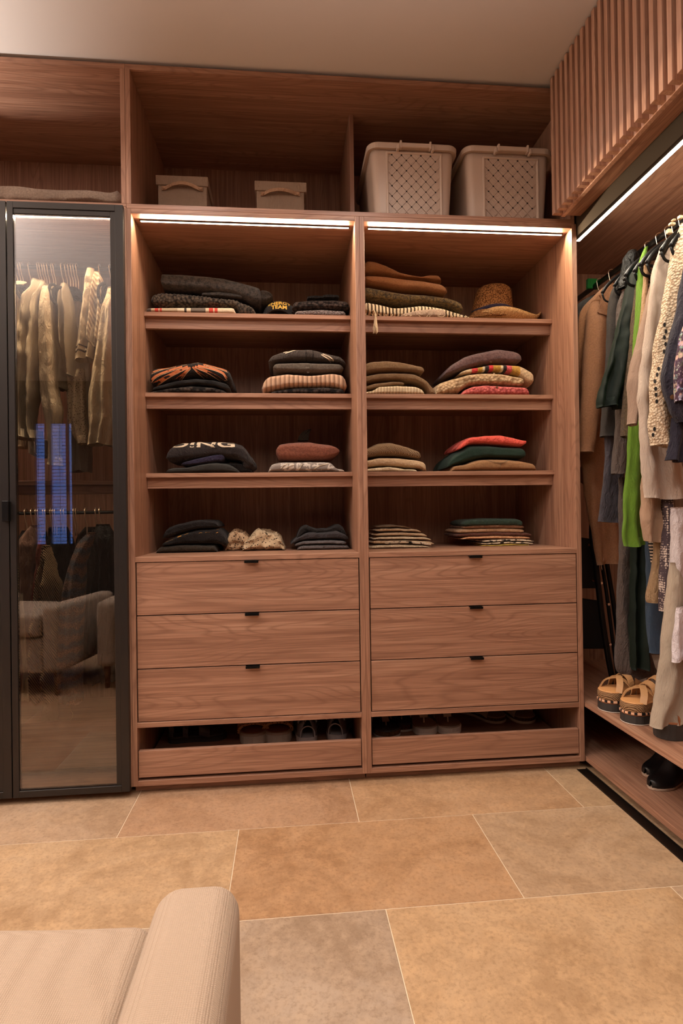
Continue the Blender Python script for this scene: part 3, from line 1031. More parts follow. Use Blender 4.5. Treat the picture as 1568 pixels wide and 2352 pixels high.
folded('grey_knit', 'A1', [(1090, 440, N_), (1180, 432, N_), (1270, 428, N_), (1440, 440, N_)], 0.20, 'c_grey_knit', 'pale grey knit at the bottom of the small stack near the cap', 'sweater', zs1, 0.26, group=K, fold=0.005, wr=0.002)
folded('brown_knit', 'A1', [(1075, 400, 438), (1090, 375, 438), (1200, 365, 432), (1350, 362, 432), (1450, 372, 440), (1462, 400, 440)], 0.195, 'c_brown_knit', 'dark brown speckled knit folded on the pale grey knit', 'sweater', N_, 0.28, group=K, layers=2, fold=0.012, wr=0.0015)
folded('black_gloves', 'A1', [(1175, 347, 366), (1230, 340, 366), (1290, 344, 366)], 0.23, 'c_black', 'small folded black knit piece at left on the brown knit', 'clothing', N_, 0.10, group=K, wr=0.001, end=0.006)
folded('black_gloves', 'A1', [(1280, 336, 362), (1330, 332, 362), (1390, 338, 362)], 0.225, 'c_black', 'small folded black knit piece at right on the brown knit', 'clothing', N_, 0.10, group=K, wr=0.001, end=0.006)


# black cap with gold lettering
def cap():
    cx, cz = PY(*uv('A1', 985, 458), 0.27)[0], zs1
    t = thing('baseball_cap', (cx, 0.31, cz), 'black baseball cap with gold lettering beside the charcoal blanket', 'cap')
    V = []; F = []; n, m = 14, 28
    R, H = 0.088, 0.092
    yc = 0.318
    for i in range(n + 1):
        a = i / n * math.pi / 2
        for j in range(m):
            b = 2 * math.pi * j / m
            V.append((cx + 0.006 + R * math.cos(a) * math.cos(b) * 0.92, yc + R * math.cos(a) * math.sin(b), cz + 0.006 + H * math.sin(a) ** 0.85))
    for i in range(n):
        for j in range(m):
            F.append((i * m + j, i * m + (j + 1) % m, (i + 1) * m + (j + 1) % m, (i + 1) * m + j))
    cr = obj('crown', V, F, 'c_black', t, smooth=True)
    # visor: curved plate reaching forward
    V = []; F = []
    for i in range(9):
        r = i / 8
        for j in range(19):
            s_ = j / 18 * 2 - 1
            x = cx - 0.002 + s_ * 0.080 * (1 - 0.10 * r)
            ln = 0.050 * math.sqrt(max(0, 1 - (s_ * 0.98) ** 2))
            y = yc - 0.072 * math.sqrt(max(0, 1 - (s_ * 0.95) ** 2)) - ln * r
            z = cz + 0.030 * (1 - s_ * s_) * (1 - 0.25 * r) + 0.004
            V.append((x, y, z))
    n0 = len(V)
    V += [(x, y, z - 0.003) for x, y, z in V]
    for i in range(8):
        for j in range(18):
            f = (i * 19 + j, i * 19 + j + 1, (i + 1) * 19 + j + 1, (i + 1) * 19 + j)
            F += [f[::-1], tuple(q + n0 for q in f)]
    for j in range(18):
        F.append((8 * 19 + j, 8 * 19 + j + 1, n0 + 8 * 19 + j + 1, n0 + 8 * 19 + j))
    obj('visor', V, F, 'c_black', t, smooth=True)
    for txt, zz, sz in (('ENERGY', 0.063, 0.027), ('TEAM', 0.040, 0.027)):
        TV, TF = text_mesh(txt, sz, 0.0009)
        TV = surf_project([(cx + 0.004 + x, 0.26, cz + zz + y) for x, y, z in TV], cr, -0.0012)
        obj('lettering', TV, TF, 'yellow_print', cr)


cap()

# --- unit A, second shelf
folded('chunky_knit', 'A1', [(125, 984, N_), (250, 957, N_), (400, 936, N_), (550, 950, N_), (640, 982, N_)], 0.20, 'c_black_chunky', 'black open-stitch knit at the bottom under the kimono', 'sweater', zs2, 0.26, group=K, fold=0.006, wr=0.002)
folded('fluffy_cardigan', 'A1', [(140, 950, 985), (300, 906, 950), (430, 890, 934), (560, 900, 950), (655, 925, 985)], 0.20, 'c_black_fur', 'fluffy black cardigan between open-stitch knit and orange kimono', 'cardigan', N_, 0.28, group=K, fold=0.008, wr=0.003)
kim = folded('printed_kimono', 'A1', [(122, 845, 955), (135, 815, 955), (240, 805, 930), (330, 786, 898), (440, 770, 880), (540, 789, 900), (640, 818, 928), (668, 850, 945)], 0.193, 'c_black', 'black kimono with orange feather print folded on black knits', 'kimono', N_, 0.30, group=K, layers=1, fold=0.010, wr=0.002)
plain('feather_orange', rgb(190, 106, 60), 0.7)
plain('feather_edge', rgb(226, 190, 150), 0.7)
for pts, w in [(((385, 822), (300, 862), (215, 905), (142, 940)), 0.0062), (((345, 820), (260, 848), (180, 880), (135, 915)), 0.0042), (((400, 828), (355, 868), (300, 902)), 0.0040),
               (((300, 812), (210, 832), (140, 862)), 0.0028), (((415, 825), (450, 858), (505, 890)), 0.0036), (((430, 822), (500, 850), (570, 886), (625, 918)), 0.0052), (((450, 815), (540, 835), (610, 862), (640, 900)), 0.0044),
               (((500, 808), (580, 826), (645, 850)), 0.0024), (((170, 822), (205, 830), (250, 822)), 0.0040), (((330, 796), (355, 800), (372, 794)), 0.0030), (((395, 782), (420, 780), (450, 784)), 0.0034),
               (((485, 806), (500, 800), (515, 802)), 0.0036), (((565, 802), (585, 806), (605, 812)), 0.0030)]:
    f0 = ribbon_on('feather_print', kim, CP('A1', *pts), w, 'feather_orange', -0.0012)
    ribbon_on('feather_edge', f0 if False else kim, CP('A1', *[(x + 3, y + 8 + w * 600) for x, y in pts]), 0.0006, 'feather_edge', -0.0014)
folded('black_knit', 'A1', [(930, 980, N_), (1100, 951, N_), (1300, 946, N_), (1430, 962, N_)], 0.205, 'c_black_chunky', 'black open-stitch cardigan at the bottom of the four-piece stack', 'cardigan', zs2, 0.28, group=K, fold=0.004, wr=0.002)
folded('ribbed_jumper', 'A1', [(873, 930, 990), (890, 895, 990), (920, 866, 985), (1050, 850, 958), (1180, 864, 952), (1350, 848, 952), (1425, 858, 980), (1442, 905, 985)], 0.195, 'c_pink_rib', 'fluffy pinkish beige ribbed jumper under the taupe cardigan', 'sweater', N_, 0.30, group=K, fold=0.010, wr=0.003)
tc_ = folded('taupe_cardigan', 'A1', [(947, 800, 835), (965, 786, 846), (1150, 778, 858), (1280, 782, 860), (1400, 790, 852), (1422, 815, 838)], 0.20, 'c_taupe', 'taupe cardigan with buttoned rib placket in the four-piece stack', 'cardigan', N_, 0.28, group=K, fold=0.008, wr=0.002)
ribbon_on('placket', tc_, CP('A1', (1180, 784), (1178, 815), (1180, 852)), 0.0085, 'c_taupe')
stuck_disc('button', tc_, *uv('A1', 1183, 848), 0.0055, 'button_grey')
dc = folded('charcoal_cardigan', 'A1', [(918, 760, 795), (940, 735, 797), (1000, 713, 785), (1080, 690, 778), (1200, 689, 778), (1300, 716, 784), (1400, 742, 792), (1437, 790, 802)], 0.205, 'c_charcoal', 'charcoal cardigan with white leaf motifs on top of the four-piece stack', 'cardigan', N_, 0.28, group=K, fold=0.006, wr=0.0025)
for p in [((1018, 722), (1060, 703), (1110, 694)), ((1030, 728), (1070, 714), (1105, 700)), ((1270, 736), (1300, 755), (1340, 778)), ((1280, 732), (1325, 752), (1354, 776))]:
    ribbon_on('leaf_motif', dc, CP('A1', *p), 0.0022, 'cream_print')
ribbon_on('placket_seam', dc, CP('A1', (1170, 700), (1168, 735), (1172, 774)), 0.0012, 'c_black')
ribbon_on('placket_seam', dc, CP('A1', (1215, 702), (1216, 735), (1214, 774)), 0.0012, 'c_black')

# --- unit A, third shelf
folded('grey_fleece', 'A3', [(225, 405, N_), (260, 388, N_), (380, 382, N_), (450, 360, N_), (560, 346, N_), (640, 355, N_), (700, 385, N_), (730, 412, N_)], 0.197, 'c_fleece', 'dark grey zipped fleece under the lettered black sweatshirt', 'fleece', zs3, 0.26, group=K, fold=0.006, wr=0.003)
folded('black_trousers', 'A3', [(560, 360, N_), (680, 345, N_), (780, 365, N_), (812, 400, N_)], 0.235, 'c_black', 'black garment behind the grey fleece on the third shelf', 'clothing', zs3, 0.25, group=K, wr=0.003)
folded('navy_blouse', 'A3', [(330, 362, 374), (370, 340, 376), (450, 316, 372), (560, 290, 356), (625, 288, 350)], 0.205, 'c_navy', 'navy blue top peeking out under the lettered sweatshirt', 'top', N_, 0.24, group=K, wr=0.003)
sw = folded('lettered_sweatshirt', 'A3', [(230, 300, 345), (240, 262, 350), (300, 224, 350), (400, 206, 345), (550, 205, 320), (690, 213, 330), (750, 234, 350), (790, 300, 380), (815, 345, 385)], 0.20, 'c_black_sweat', 'black sweatshirt with cream block letters folded on navy top', 'sweatshirt', N_, 0.28, group=K, fold=0.006, wr=0.003)
folded('sleeve', 'A3', [(740, 262, 400), (780, 290, 405), (830, 345, 400)], 0.225, 'c_black_sweat', None, None, N_, 0.16, parent=sw, wr=0.004)
# lettering follows the rounded top of the fold, only its lower half shows
o_ = ORG[sw.name]
from mathutils.bvhtree import BVHTree
_bv = BVHTree.FromPolygons([tuple(np.array(v.co) + o_) for v in sw.data.vertices], [tuple(p.vertices) for p in sw.data.polygons])
def wrap_text(txt, size, xa, xb, crop, yrow, mat, tgt, bv, up=0.03):
    TV, TF = text_mesh(txt, size, 0.0016)
    xs = [p[0] for p in TV]
    a0 = PY(*uv(crop, xa, yrow), 0.2); b0 = PY(*uv(crop, xb, yrow), 0.2)
    out = []
    for x, y, z in TV:
        f = (x - min(xs)) / (max(xs) - min(xs))
        X = a0[0] + f * (b0[0] - a0[0])
        # arclength y runs up the front then back over the top
        best = None
        s = 0.0; pz = None
        base = bv.ray_cast(Vector((X, -0.2, a0[2] + (b0[2] - a0[2]) * f)), Vector((0, 1, 0)))[0]
        if base is None:
            base = bv.find_nearest(Vector((X, 0.2, a0[2])))[0]
        p = base.copy(); d = Vector((0, 0.35, 1)).normalized(); stp = 0.004
        rem = y
        while rem > 1e-6:
            q = p + d * min(stp, rem)
            h, nr, _, _ = bv.find_nearest(q)
            dd = (h - p)
            if dd.length > 1e-6: d = dd.normalized()
            p = h; rem -= stp
        h, nr, _, _ = bv.find_nearest(p)
        out.append(tuple(h + Vector((0, -0.0014, 0.0012))))
    return obj('lettering', out, TF, mat, tgt)
wrap_text('DING', 0.062, 258, 695, 'A3', 256, 'cream_print', sw, _bv)
gm = folded('grey_patterned_sweater', 'A3', [(915, 395, N_), (930, 360, N_), (1000, 345, N_), (1200, 343, N_), (1340, 346, N_), (1370, 392, N_), (1430, 402, N_)], 0.195, 'c_greymotif', 'grey sweater with pale leaf drawing under the rust knit', 'sweater', zs3, 0.28, group=K, fold=0.004, wr=0.002)
for p in [((1000, 395), (1030, 370), (1090, 352)), ((1010, 400), (1050, 385), (1090, 368)), ((1120, 405), (1135, 380), (1142, 365)), ((1220, 400), (1260, 378), (1320, 362))]:
    ribbon_on('leaf_motif', gm, CP('A3', *p), 0.0012, 'cream_print')
folded('rust_knit', 'A3', [(967, 250, 300), (985, 224, 335), (1050, 211, 345), (1200, 208, 346), (1290, 222, 340), (1350, 230, 325), (1397, 262, 290)], 0.20, 'c_rust', 'rust coloured knit folded on the grey patterned sweater', 'sweater', N_, 0.26, group=K, fold=0.008, wr=0.003)
# curved dark felt tip
P = [PY(*uv('A3', x, y), 0.36) for x, y in ((1112, 212), (1122, 180), (1150, 150), (1200, 132), (1190, 165), (1186, 210))]
front = smooth_pts(P, 5); nn = len(front)
V = [(p[0], 0.350, p[2]) for p in front] + [(p[0], 0.385, p[2]) for p in front]
V[:] = [(x, y, z) for x, y, z in V]
F = [tuple(reversed(range(nn))), tuple(range(nn, 2 * nn))] + [(i, (i + 1) % nn, nn + (i + 1) % nn, nn + i) for i in range(nn)]
Vb, Fb = bevelled(V, F, 0.004, 2)
zmin = min(v[2] for v in Vb)
obj('felt_ornament', Vb, Fb, 'c_darkolive', None, True, 'dark brown pointed felt piece poking up behind the rust knit', 'ornament')

# --- unit A, counter above the drawers
folded('olive_trousers', 'A3', [(165, 940, N_), (190, 916, N_), (300, 906, N_), (560, 905, N_), (575, 925, N_)], 0.225, 'c_darkolive', 'dark olive garment at the bottom of the dark stack by the glass door', 'clothing', zd, 0.27, group=K, fold=0.004, wr=0.002)
b2 = folded('trimmed_top', 'A3', [(205, 890, 915), (250, 868, 910), (340, 830, 905), (440, 797, 905), (580, 790, 905), (640, 850, 925)], 0.23, 'c_black', 'black top with ochre patterned trim in the dark stack', 'top', N_, 0.28, group=K, layers=2, fold=0.008, wr=0.004)
rp = [(212, 884), (245, 872), (300, 852), (345, 832), (400, 812), (440, 802), (490, 797), (560, 797)]
for i in range(len(rp)):
    x, y = rp[i]
    ribbon_on('trim_patch', b2, CP('A3', (x, y + 3), (x + 14, y - 2), (x + 26, y - 6)), 0.0032 if i % 2 else 0.0022, 'orange_print')
folded('black_blouse', 'A3', [(208, 850, 872), (232, 795, 862), (300, 768, 838), (430, 738, 802), (560, 742, 792), (586, 772, 792)], 0.235, 'c_black', 'black top folded on the very top of the dark stack', 'top', N_, 0.26, group=K, layers=2, fold=0.010, wr=0.003)
folded('cotton_scarf', 'A3', [(632, 920, N_), (640, 840, N_), (690, 800, N_), (760, 825, N_), (800, 870, N_), (815, 925, N_)], 0.30, 'c_scarf2', 'crumpled beige and black dotted scarf beside the dark stack', 'scarf', zd, 0.16, group=K, layers=3, fold=0.012, wr=0.010, wf=26)
folded('cotton_scarf', 'A3', [(740, 900, N_), (790, 850, N_), (850, 797, N_), (930, 815, N_), (1000, 850, N_), (1032, 915, N_)], 0.26, 'c_scarf', 'crumpled cream scarf with small black flowers between the stacks', 'scarf', zd, 0.18, group=K, layers=2, fold=0.014, wr=0.010, wf=22)
folded('grey_tshirt', 'A3', [(1110, 915, N_), (1150, 905, N_), (1300, 900, N_), (1460, 905, N_)], 0.24, 'c_midgrey', 'grey folded shirt at the bottom near the unit divider', 'shirt', zd, 0.25, group=K, fold=0.004, wr=0.002)
folded('grey_tshirt', 'A3', [(1095, 892, 918), (1150, 878, 906), (1300, 868, 900), (1440, 876, 905)], 0.24, 'c_midgrey', 'mid grey washed shirt second from the bottom near the divider', 'shirt', N_, 0.25, group=K, fold=0.006, wr=0.003)
folded('dark_tshirt', 'A3', [(1068, 890, 908), (1115, 850, 885), (1180, 815, 876), (1280, 820, 870), (1380, 806, 872), (1455, 850, 880)], 0.245, 'c_darkgrey', 'dark grey shirt folded on paler shirts near the divider', 'shirt', N_, 0.25, group=K, layers=2, fold=0.008, wr=0.004)
folded('black_vest', 'A3', [(1105, 860, 872), (1130, 790, 860), (1170, 772, 828), (1230, 800, 826), (1310, 800, 826), (1390, 765, 822), (1440, 815, 858)], 0.27, 'c_black', 'black vest with two raised corners topping the grey shirts', 'vest', N_, 0.22, group=K, fold=0.006, wr=0.005)

# --- unit B, top shelf
fb = folded('fringed_throw', 'B1', [(48, 380, 480), (150, 397, N_), (250, 430, N_), (350, 421, N_), (450, 405, N_), (600, 430, N_), (690, 470, N_), (790, 508, N_)], 0.198, 'c_fringed', 'cream throw with thin dark stripes and tassels at the shelf edge', 'throw', zs1, 0.30, group=K, layers=2, fold=0.010, wr=0.004)
folded('lining', 'B1', [(300, 485, N_), (420, 452, N_), (520, 440, N_), (620, 445, N_)], 0.190, 'c_mauvegrey', None, None, zs1, 0.1, parent=fb, fold=0.002, wr=0.002)
mb = MB()
pc = PY(*uv('B1', 125, 470), 0.176)
for i in range(22):
    a = 2 * math.pi * i / 22
    r0, r1 = 0.004, 0.009
    z0_ = pc[2]
    pts = [(pc[0] + 0.002 * math.cos(a), 0.172 + 0.002 * math.sin(a), z0_ - 0.016), (pc[0] + r0 * math.cos(a), 0.172 + r0 * math.sin(a), z0_ - 0.03),
           (pc[0] + (r1 + 0.003 * math.sin(i * 3)) * math.cos(a), 0.172 + r1 * math.sin(a), z0_ - 0.088 - 0.008 * math.sin(i * 5))]
    mb.tube(pts, 0.0011, 5)
mb.tube([(pc[0], 0.172, z0_ - 0.022), (pc[0], 0.172, z0_ - 0.012)], 0.005, 8)
mb.tube(smooth_pts([(pc[0], 0.172, z0_ - 0.014), (pc[0] - 0.004, 0.178, z0_ + 0.004), (pc[0] - 0.01, 0.20, z0_ + 0.012)], 4), 0.0028, 6)
mb.build('tassel', 'raffia_tip', fb, label='hanging cream tassel')
mb = MB()
for k in range(16):
    x = 60 + k * 46 + random.uniform(-10, 10)
    q = PY(*uv('B1', x, 500), 0.19)
    mb.tube([(q[0], 0.196, zs1 + 0.012), (q[0] + random.uniform(-.008, .008), 0.190, zs1 + 0.005), (q[0] + random.uniform(-.016, .016), 0.1885, zs1 + 0.0015)], 0.0012, 5)
mb.build('fringe', 'raffia_tip', fb)
folded('gold_knit', 'B1', [(45, 275, 378), (60, 276, 380), (250, 318, 402), (350, 330, 415), (470, 340, 402), (640, 362, 428), (700, 385, 455), (738, 400, 485)], 0.205, 'c_gold', 'fluffy olive gold knit between camel coat and striped throw', 'sweater', N_, 0.30, group=K, fold=0.006, wr=0.003)
folded('camel_throw', 'B1', [(48, 205, 262), (90, 205, 275), (200, 208, 292), (330, 225, 315), (450, 238, 318), (585, 262, 340), (628, 305, 345)], 0.20, 'c_camel', 'smooth camel wool wrap folded at the front of the top shelf', 'wrap', N_, 0.28, group=K, layers=1, fold=0.014, wr=0.002)
folded('camel_coat', 'B1', [(45, 110, 215), (75, 92, 210), (130, 100, 210), (210, 135, 215), (280, 178, 230), (350, 206, 235), (450, 224, 242), (490, 206, 250), (575, 203, 262), (588, 240, 270)], 0.235, 'c_camel', 'camel wool piece heaped on top against the unit divider', 'wrap', N_, 0.26, group=K, layers=1, fold=0.010, wr=0.004)


# straw hats
def lathe_hat(name, label, cx, cy, z0, prof, mat, brim=None, wob=0.0, tilt=0.0, m=56, lift=0.0):
    t = thing(name, (cx, cy, z0), label, 'hat', 'straw hats')
    V = []; F = []
    for i, (r, z) in enumerate(prof):
        for j in range(m):
            a = 2 * math.pi * j / m
            w = wob * max(0, r - 0.085) / 0.06
            zz = z + w * (math.sin(2 * a + 0.6) + 0.45 * math.sin(3 * a + 2.1)) + lift * max(0, r - 0.09) / 0.06 * (max(0, -math.sin(a + 0.25)) ** 2 * 0.7 + max(0, math.cos(a)) ** 4 * 1.2)
            x = r * math.cos(a) * (1.0 + 0.03 * math.sin(2 * a)); y = r * 0.93 * math.sin(a)
            V.append((cx + x + tilt * zz, cy + y, max(z0 + zz, z0 + 0.0015)))
    k = len(prof)
    for i in range(k - 1):
        for j in range(m):
            F.append((i * m + j, i * m + (j + 1) % m, (i + 1) * m + (j + 1) % m, (i + 1) * m + j))
    F.append(tuple(range((k - 1) * m, k * m)))
    body = obj('hat_body', V, F, mat, t, smooth=True)
    sol = body.modifiers.new('th', 'SOLIDIFY'); sol.thickness = 0.004; sol.offset = -1
    return t


hx = PY(*uv('B1', 945, 500), 0.33)
lathe_hat('straw_hat', 'pale raffia sun hat with wavy brim lying underneath the crochet hat', float(hx[0]) + 0.062, 0.345, zs1,
          [(0.160, 0.030), (0.150, 0.018), (0.130, 0.010), (0.108, 0.010), (0.094, 0.016), (0.086, 0.040), (0.080, 0.066), (0.05, 0.078), (0.01, 0.080)], 'straw_pale', wob=0.008, lift=0.034)
lathe_hat('straw_hat', 'brown crochet bucket hat with tall crown on the top shelf', float(hx[0]) - 0.006, 0.350, zs1 + 0.030,
          [(0.140, -0.016), (0.126, 0.004), (0.112, 0.024), (0.102, 0.042), (0.097, 0.062), (0.092, 0.090), (0.087, 0.118), (0.083, 0.142), (0.077, 0.158), (0.064, 0.168), (0.038, 0.172), (0.008, 0.173)], 'straw', wob=0.014, tilt=0.10)
t = [o for o in COL.objects if o.name == 'straw_hat.001'][0]
pts = [(ORG[t.name][0] + 0.101 * math.cos(a) + 0.006, 0.345 + 0.095 * math.sin(a), zs1 + 0.078 + 0.004 * math.sin(3 * a)) for a in np.linspace(math.pi * 1.02, math.pi * 1.75, 16)]
MB().tube(pts, 0.006, 8, sq=(0.6, 1.3)).build('hat_band', 'c_navy', t, smooth=True, label='dark patterned hat band')
# --- unit B, second shelf
folded('cream_ribbed_top', 'B1', [(50, 1024, N_), (110, 1015, N_), (150, 985, N_), (280, 975, N_), (420, 985, N_), (470, 1018, N_)], 0.19, 'c_creamrib', 'cream ribbed top rolled at the bottom of the camel stack', 'top', zs2, 0.12, group=K, fold=0.004, wr=0.002)
folded('camel_sweater', 'B1', [(46, 985, 1012), (120, 958, 1005), (250, 948, 980), (330, 952, 978)], 0.20, 'c_camelknit', 'camel knit second from the bottom of the brown stack', 'sweater', N_, 0.26, group=K, fold=0.004, wr=0.002)
folded('camel_sweater', 'B1', [(46, 905, 970), (150, 885, 950), (250, 882, 945), (400, 890, 950), (470, 925, 985), (520, 975, N_), (552, 1025, N_)], 0.205, 'c_camelknit', 'camel knit in the middle of the brown stack, drooping at its right', 'sweater', zs2, 0.28, group=K, fold=0.006, wr=0.003)
folded('camel_sweater', 'B1', [(46, 818, 905), (100, 803, 895), (200, 795, 882), (300, 805, 882), (400, 828, 888), (470, 846, 900)], 0.20, 'c_camelknit', 'camel knit lying on top of the brown stack', 'sweater', N_, 0.28, group=K, fold=0.008, wr=0.003)
pk = folded('pink_cardigan', 'B1', [(725, 1030, N_), (750, 1005, N_), (810, 975, N_), (900, 966, N_), (1050, 975, N_), (1180, 984, N_), (1203, 1020, N_)], 0.20, 'c_pink', 'pink chunky cardigan at the bottom of the colourful stack', 'cardigan', zs2, 0.28, group=K, fold=0.006, wr=0.003)
stuck_disc('button', pk, *uv('B1', 968, 993), 0.0045, 'button_brown')
cc = folded('cream_cardigan', 'B1', [(545, 985, N_), (570, 955, N_), (650, 930, 1032), (730, 905, 1020), (760, 890, 985), (880, 884, 970), (1000, 884, 975), (1100, 905, 985), (1165, 920, 985)], 0.205, 'c_creamchunk', 'cream chunky cardigan between pink and fair isle knits', 'cardigan', zs2, 0.28, group=K, layers=2, fold=0.008, wr=0.005)
stuck_disc('button', cc, *uv('B1', 960, 893), 0.005, 'c_creamchunk')
folded('fair_isle_sweater', 'B1', [(715, 885, 905), (760, 865, 900), (850, 845, 892), (930, 826, 886), (1050, 828, 888), (1130, 830, 915), (1180, 850, 965), (1232, 885, 985)], 0.212, 'c_fairisle', 'fair isle sweater with red, mustard and black bands', 'sweater', N_, 0.27, group=K, fold=0.006, wr=0.002)
mv = folded('mauve_cardigan', 'B1', [(618, 880, 905), (650, 838, 900), (750, 768, 868), (860, 736, 840), (980, 712, 826), (1060, 722, 828), (1120, 738, 826), (1147, 775, 815)], 0.22, 'c_mauve', 'fluffy mauve cardigan on top of the colourful stack', 'cardigan', N_, 0.27, group=K, fold=0.006, wr=0.004)
stuck_disc('button', mv, *uv('B1', 940, 803), 0.006, 'button_brown')
# --- unit B, third shelf
folded('pale_blouse', 'B3', [(55, 410, N_), (160, 400, N_), (230, 393, N_), (330, 412, N_), (420, 416, N_)], 0.190, 'c_cream', 'pale crumpled top at the bottom of the beige stack', 'top', zs3, 0.14, group=K, layers=2, fold=0.004, wr=0.003)
folded('beige_sweatshirt', 'B3', [(50, 352, 412), (100, 340, 402), (160, 325, 395), (300, 331, 402), (430, 348, 410), (480, 362, N_), (483, 390, N_)], 0.195, 'c_beige', 'smooth beige sweatshirt under the taupe knit', 'sweatshirt', zs3, 0.28, group=K, fold=0.006, wr=0.002, end=0.008)
tk = folded('taupe_knit', 'B3', [(50, 275, 340), (90, 258, 335), (150, 230, 325), (240, 220, 322), (320, 243, 328), (440, 288, 345), (447, 310, 345)], 0.20, 'c_taupeknit', 'taupe textured knit with open zip pocket on beige sweatshirt', 'sweater', N_, 0.27, group=K, fold=0.006, wr=0.003, end=0.01)
ts = folded('tan_sweater', 'B3', [(652, 405, N_), (670, 385, N_), (760, 378, N_), (800, 355, N_), (870, 338, N_), (1050, 338, N_), (1150, 352, N_), (1235, 372, N_), (1248, 395, N_)], 0.195, 'c_tan', 'tan sweater with visible neckline under the dark green knit', 'sweater', zs3, 0.28, group=K, fold=0.006, wr=0.002)
ribbon_on('neckline', ts, CP('B3', (875, 342), (930, 362), (985, 374), (1030, 362), (1062, 342)), 0.0016, 'c_camelknit')
ribbon_on('centre_seam', ts, CP('B3', (990, 374), (988, 395), (984, 415)), 0.0012, 'c_camelknit')
folded('green_knit', 'B3', [(628, 385, 412), (650, 338, 395), (710, 290, 385), (780, 236, 365), (900, 240, 338), (1060, 255, 342), (1160, 255, 345), (1178, 295, 335)], 0.205, 'c_green', 'dark green wool knit between coral and tan knits', 'sweater', N_, 0.28, group=K, fold=0.010, wr=0.002)
folded('coral_top', 'B3', [(708, 262, 282), (725, 232, 275), (790, 186, 240), (900, 174, 240), (1000, 170, 248), (1100, 190, 258), (1150, 205, 262), (1182, 216, 232)], 0.20, 'c_coral', 'bright coral red top on the dark green knit', 'top', N_, 0.27, group=K, fold=0.004, wr=0.002, end=0.006)
# --- unit B, counter
zz = [965, 935, 905, 880, 850, 822, 802]
xr = [523, 542, 520, 490, 450, 380]
xl = [88, 100, 110, 118, 128, 140]
nm = ['lowest', 'second', 'third', 'fourth', 'fifth', 'topmost']
for i in range(6):
    a, b, m_ = xl[i], xr[i], (xl[i] + xr[i]) / 2
    st = [(a, zz[i + 1] + 14, zz[i] - 2), (a + 40, zz[i + 1] + 4, zz[i]), (m_, zz[i + 1] - 2, zz[i] - 2), (b - 40, zz[i + 1] + 8, zz[i]), (b, zz[i + 1] + 22, zz[i] + 6)]
    if i == 0: st = [(x, y, N_) for x, y, _ in st]
    folded('cream_tshirt', 'B3', st, 0.235 + 0.002 * i, ['c_cream', 'c_beige', 'c_cream', 'c_beige', 'c_beige', 'c_camelknit'][i], '%s cream or beige shirt in the pale stack of shirts' % nm[i], 'shirt', zd if i == 0 else N_, 0.24, group=K, fold=0.005, wr=0.0025, seed=30 + i)
folded('beaded_trim', 'B3', [(190, 918, 936), (330, 908, 930), (440, 918, 938), (520, 930, 946)], 0.232, 'c_zebra', 'black and cream beaded trim edge in the pale stack of shirts', 'trim', N_, 0.12, wr=0.002, end=0.004)
rows = [(870, 1202, 950, 934, 'c_yellow', 'yellow shirt at the very bottom of the mixed stack'),
        (860, 1230, 936, 916, 'c_zebra', 'black and white printed shirt above the yellow one'),
        (862, 1233, 920, 898, 'c_zebra', 'cream shirt with bold black marks in the mixed stack'),
        (720, 1208, 902, 874, 'c_peach', 'peach shirt in the middle of the mixed stack'),
        (690, 1218, 886, 848, 'c_wine', 'wine brown shirt in the mixed stack'),
        (700, 1165, 862, 818, 'c_tantee', 'tan shirt in the upper mixed stack'),
        (735, 1165, 832, 792, 'c_browntee', 'brown shirt second from the top of the mixed stack'),
        (738, 1155, 815, 755, 'c_greentee', 'dark green shirt on top of the mixed stack')]
for i, (a, b, y1, y0, mt, lb) in enumerate(rows):
    m_ = (a + b) / 2
    st = [(a, y0 + 18, y1), (a + 60, y0 + 6, y1), (m_, y0 - 2 if i < 7 else y0, y1 - 4), (b - 40, y0 + 4, y1 - 2), (b, y0 + 16, y1 - 2)]
    if i == 0: st = [(x, y, N_) for x, y, _ in st]
    folded('folded_shirt', 'B3', st, 0.262 + 0.002 * (i % 3) + (0.01 if a < 800 and i < 7 else 0), mt, lb, 'shirt', zd if i == 0 else N_, 0.24, group=K, fold=0.004, wr=0.0025, seed=50 + i)
# blanket in the upper left compartment
CROP['UL'] = (0, 100, 3.92)
folded('wine_cloth', 'UL', [(-500, 1385, N_), (60, 1382, N_), (400, 1400, N_), (700, 1400, N_), (880, 1415, N_)], 0.10, 'c_wine_dark', 'dark wine cloth lying under the pale blanket above the glass door', 'cloth', 2.265, 0.3, wr=0.002)
folded('pale_blanket', 'UL', [(-700, 1270, 1415), (-300, 1265, 1410), (0, 1258, 1405), (150, 1258, 1410), (330, 1282, 1418), (530, 1300, 1415), (800, 1300, 1408), (900, 1312, 1425), (1000, 1328, 1440), (1060, 1300, 1440), (1086, 1280, 1440)], 0.07, 'c_blanket', 'pale beige woollen blanket folded on the shelf above the glass door', 'blanket', 2.266, 0.40, fold=0.006, wr=0.004, n=60, end=0.006, ex=7)


# ------------------------------------------------------------------ fabric boxes
CROP['BX'] = (340, 390, 4.1263)


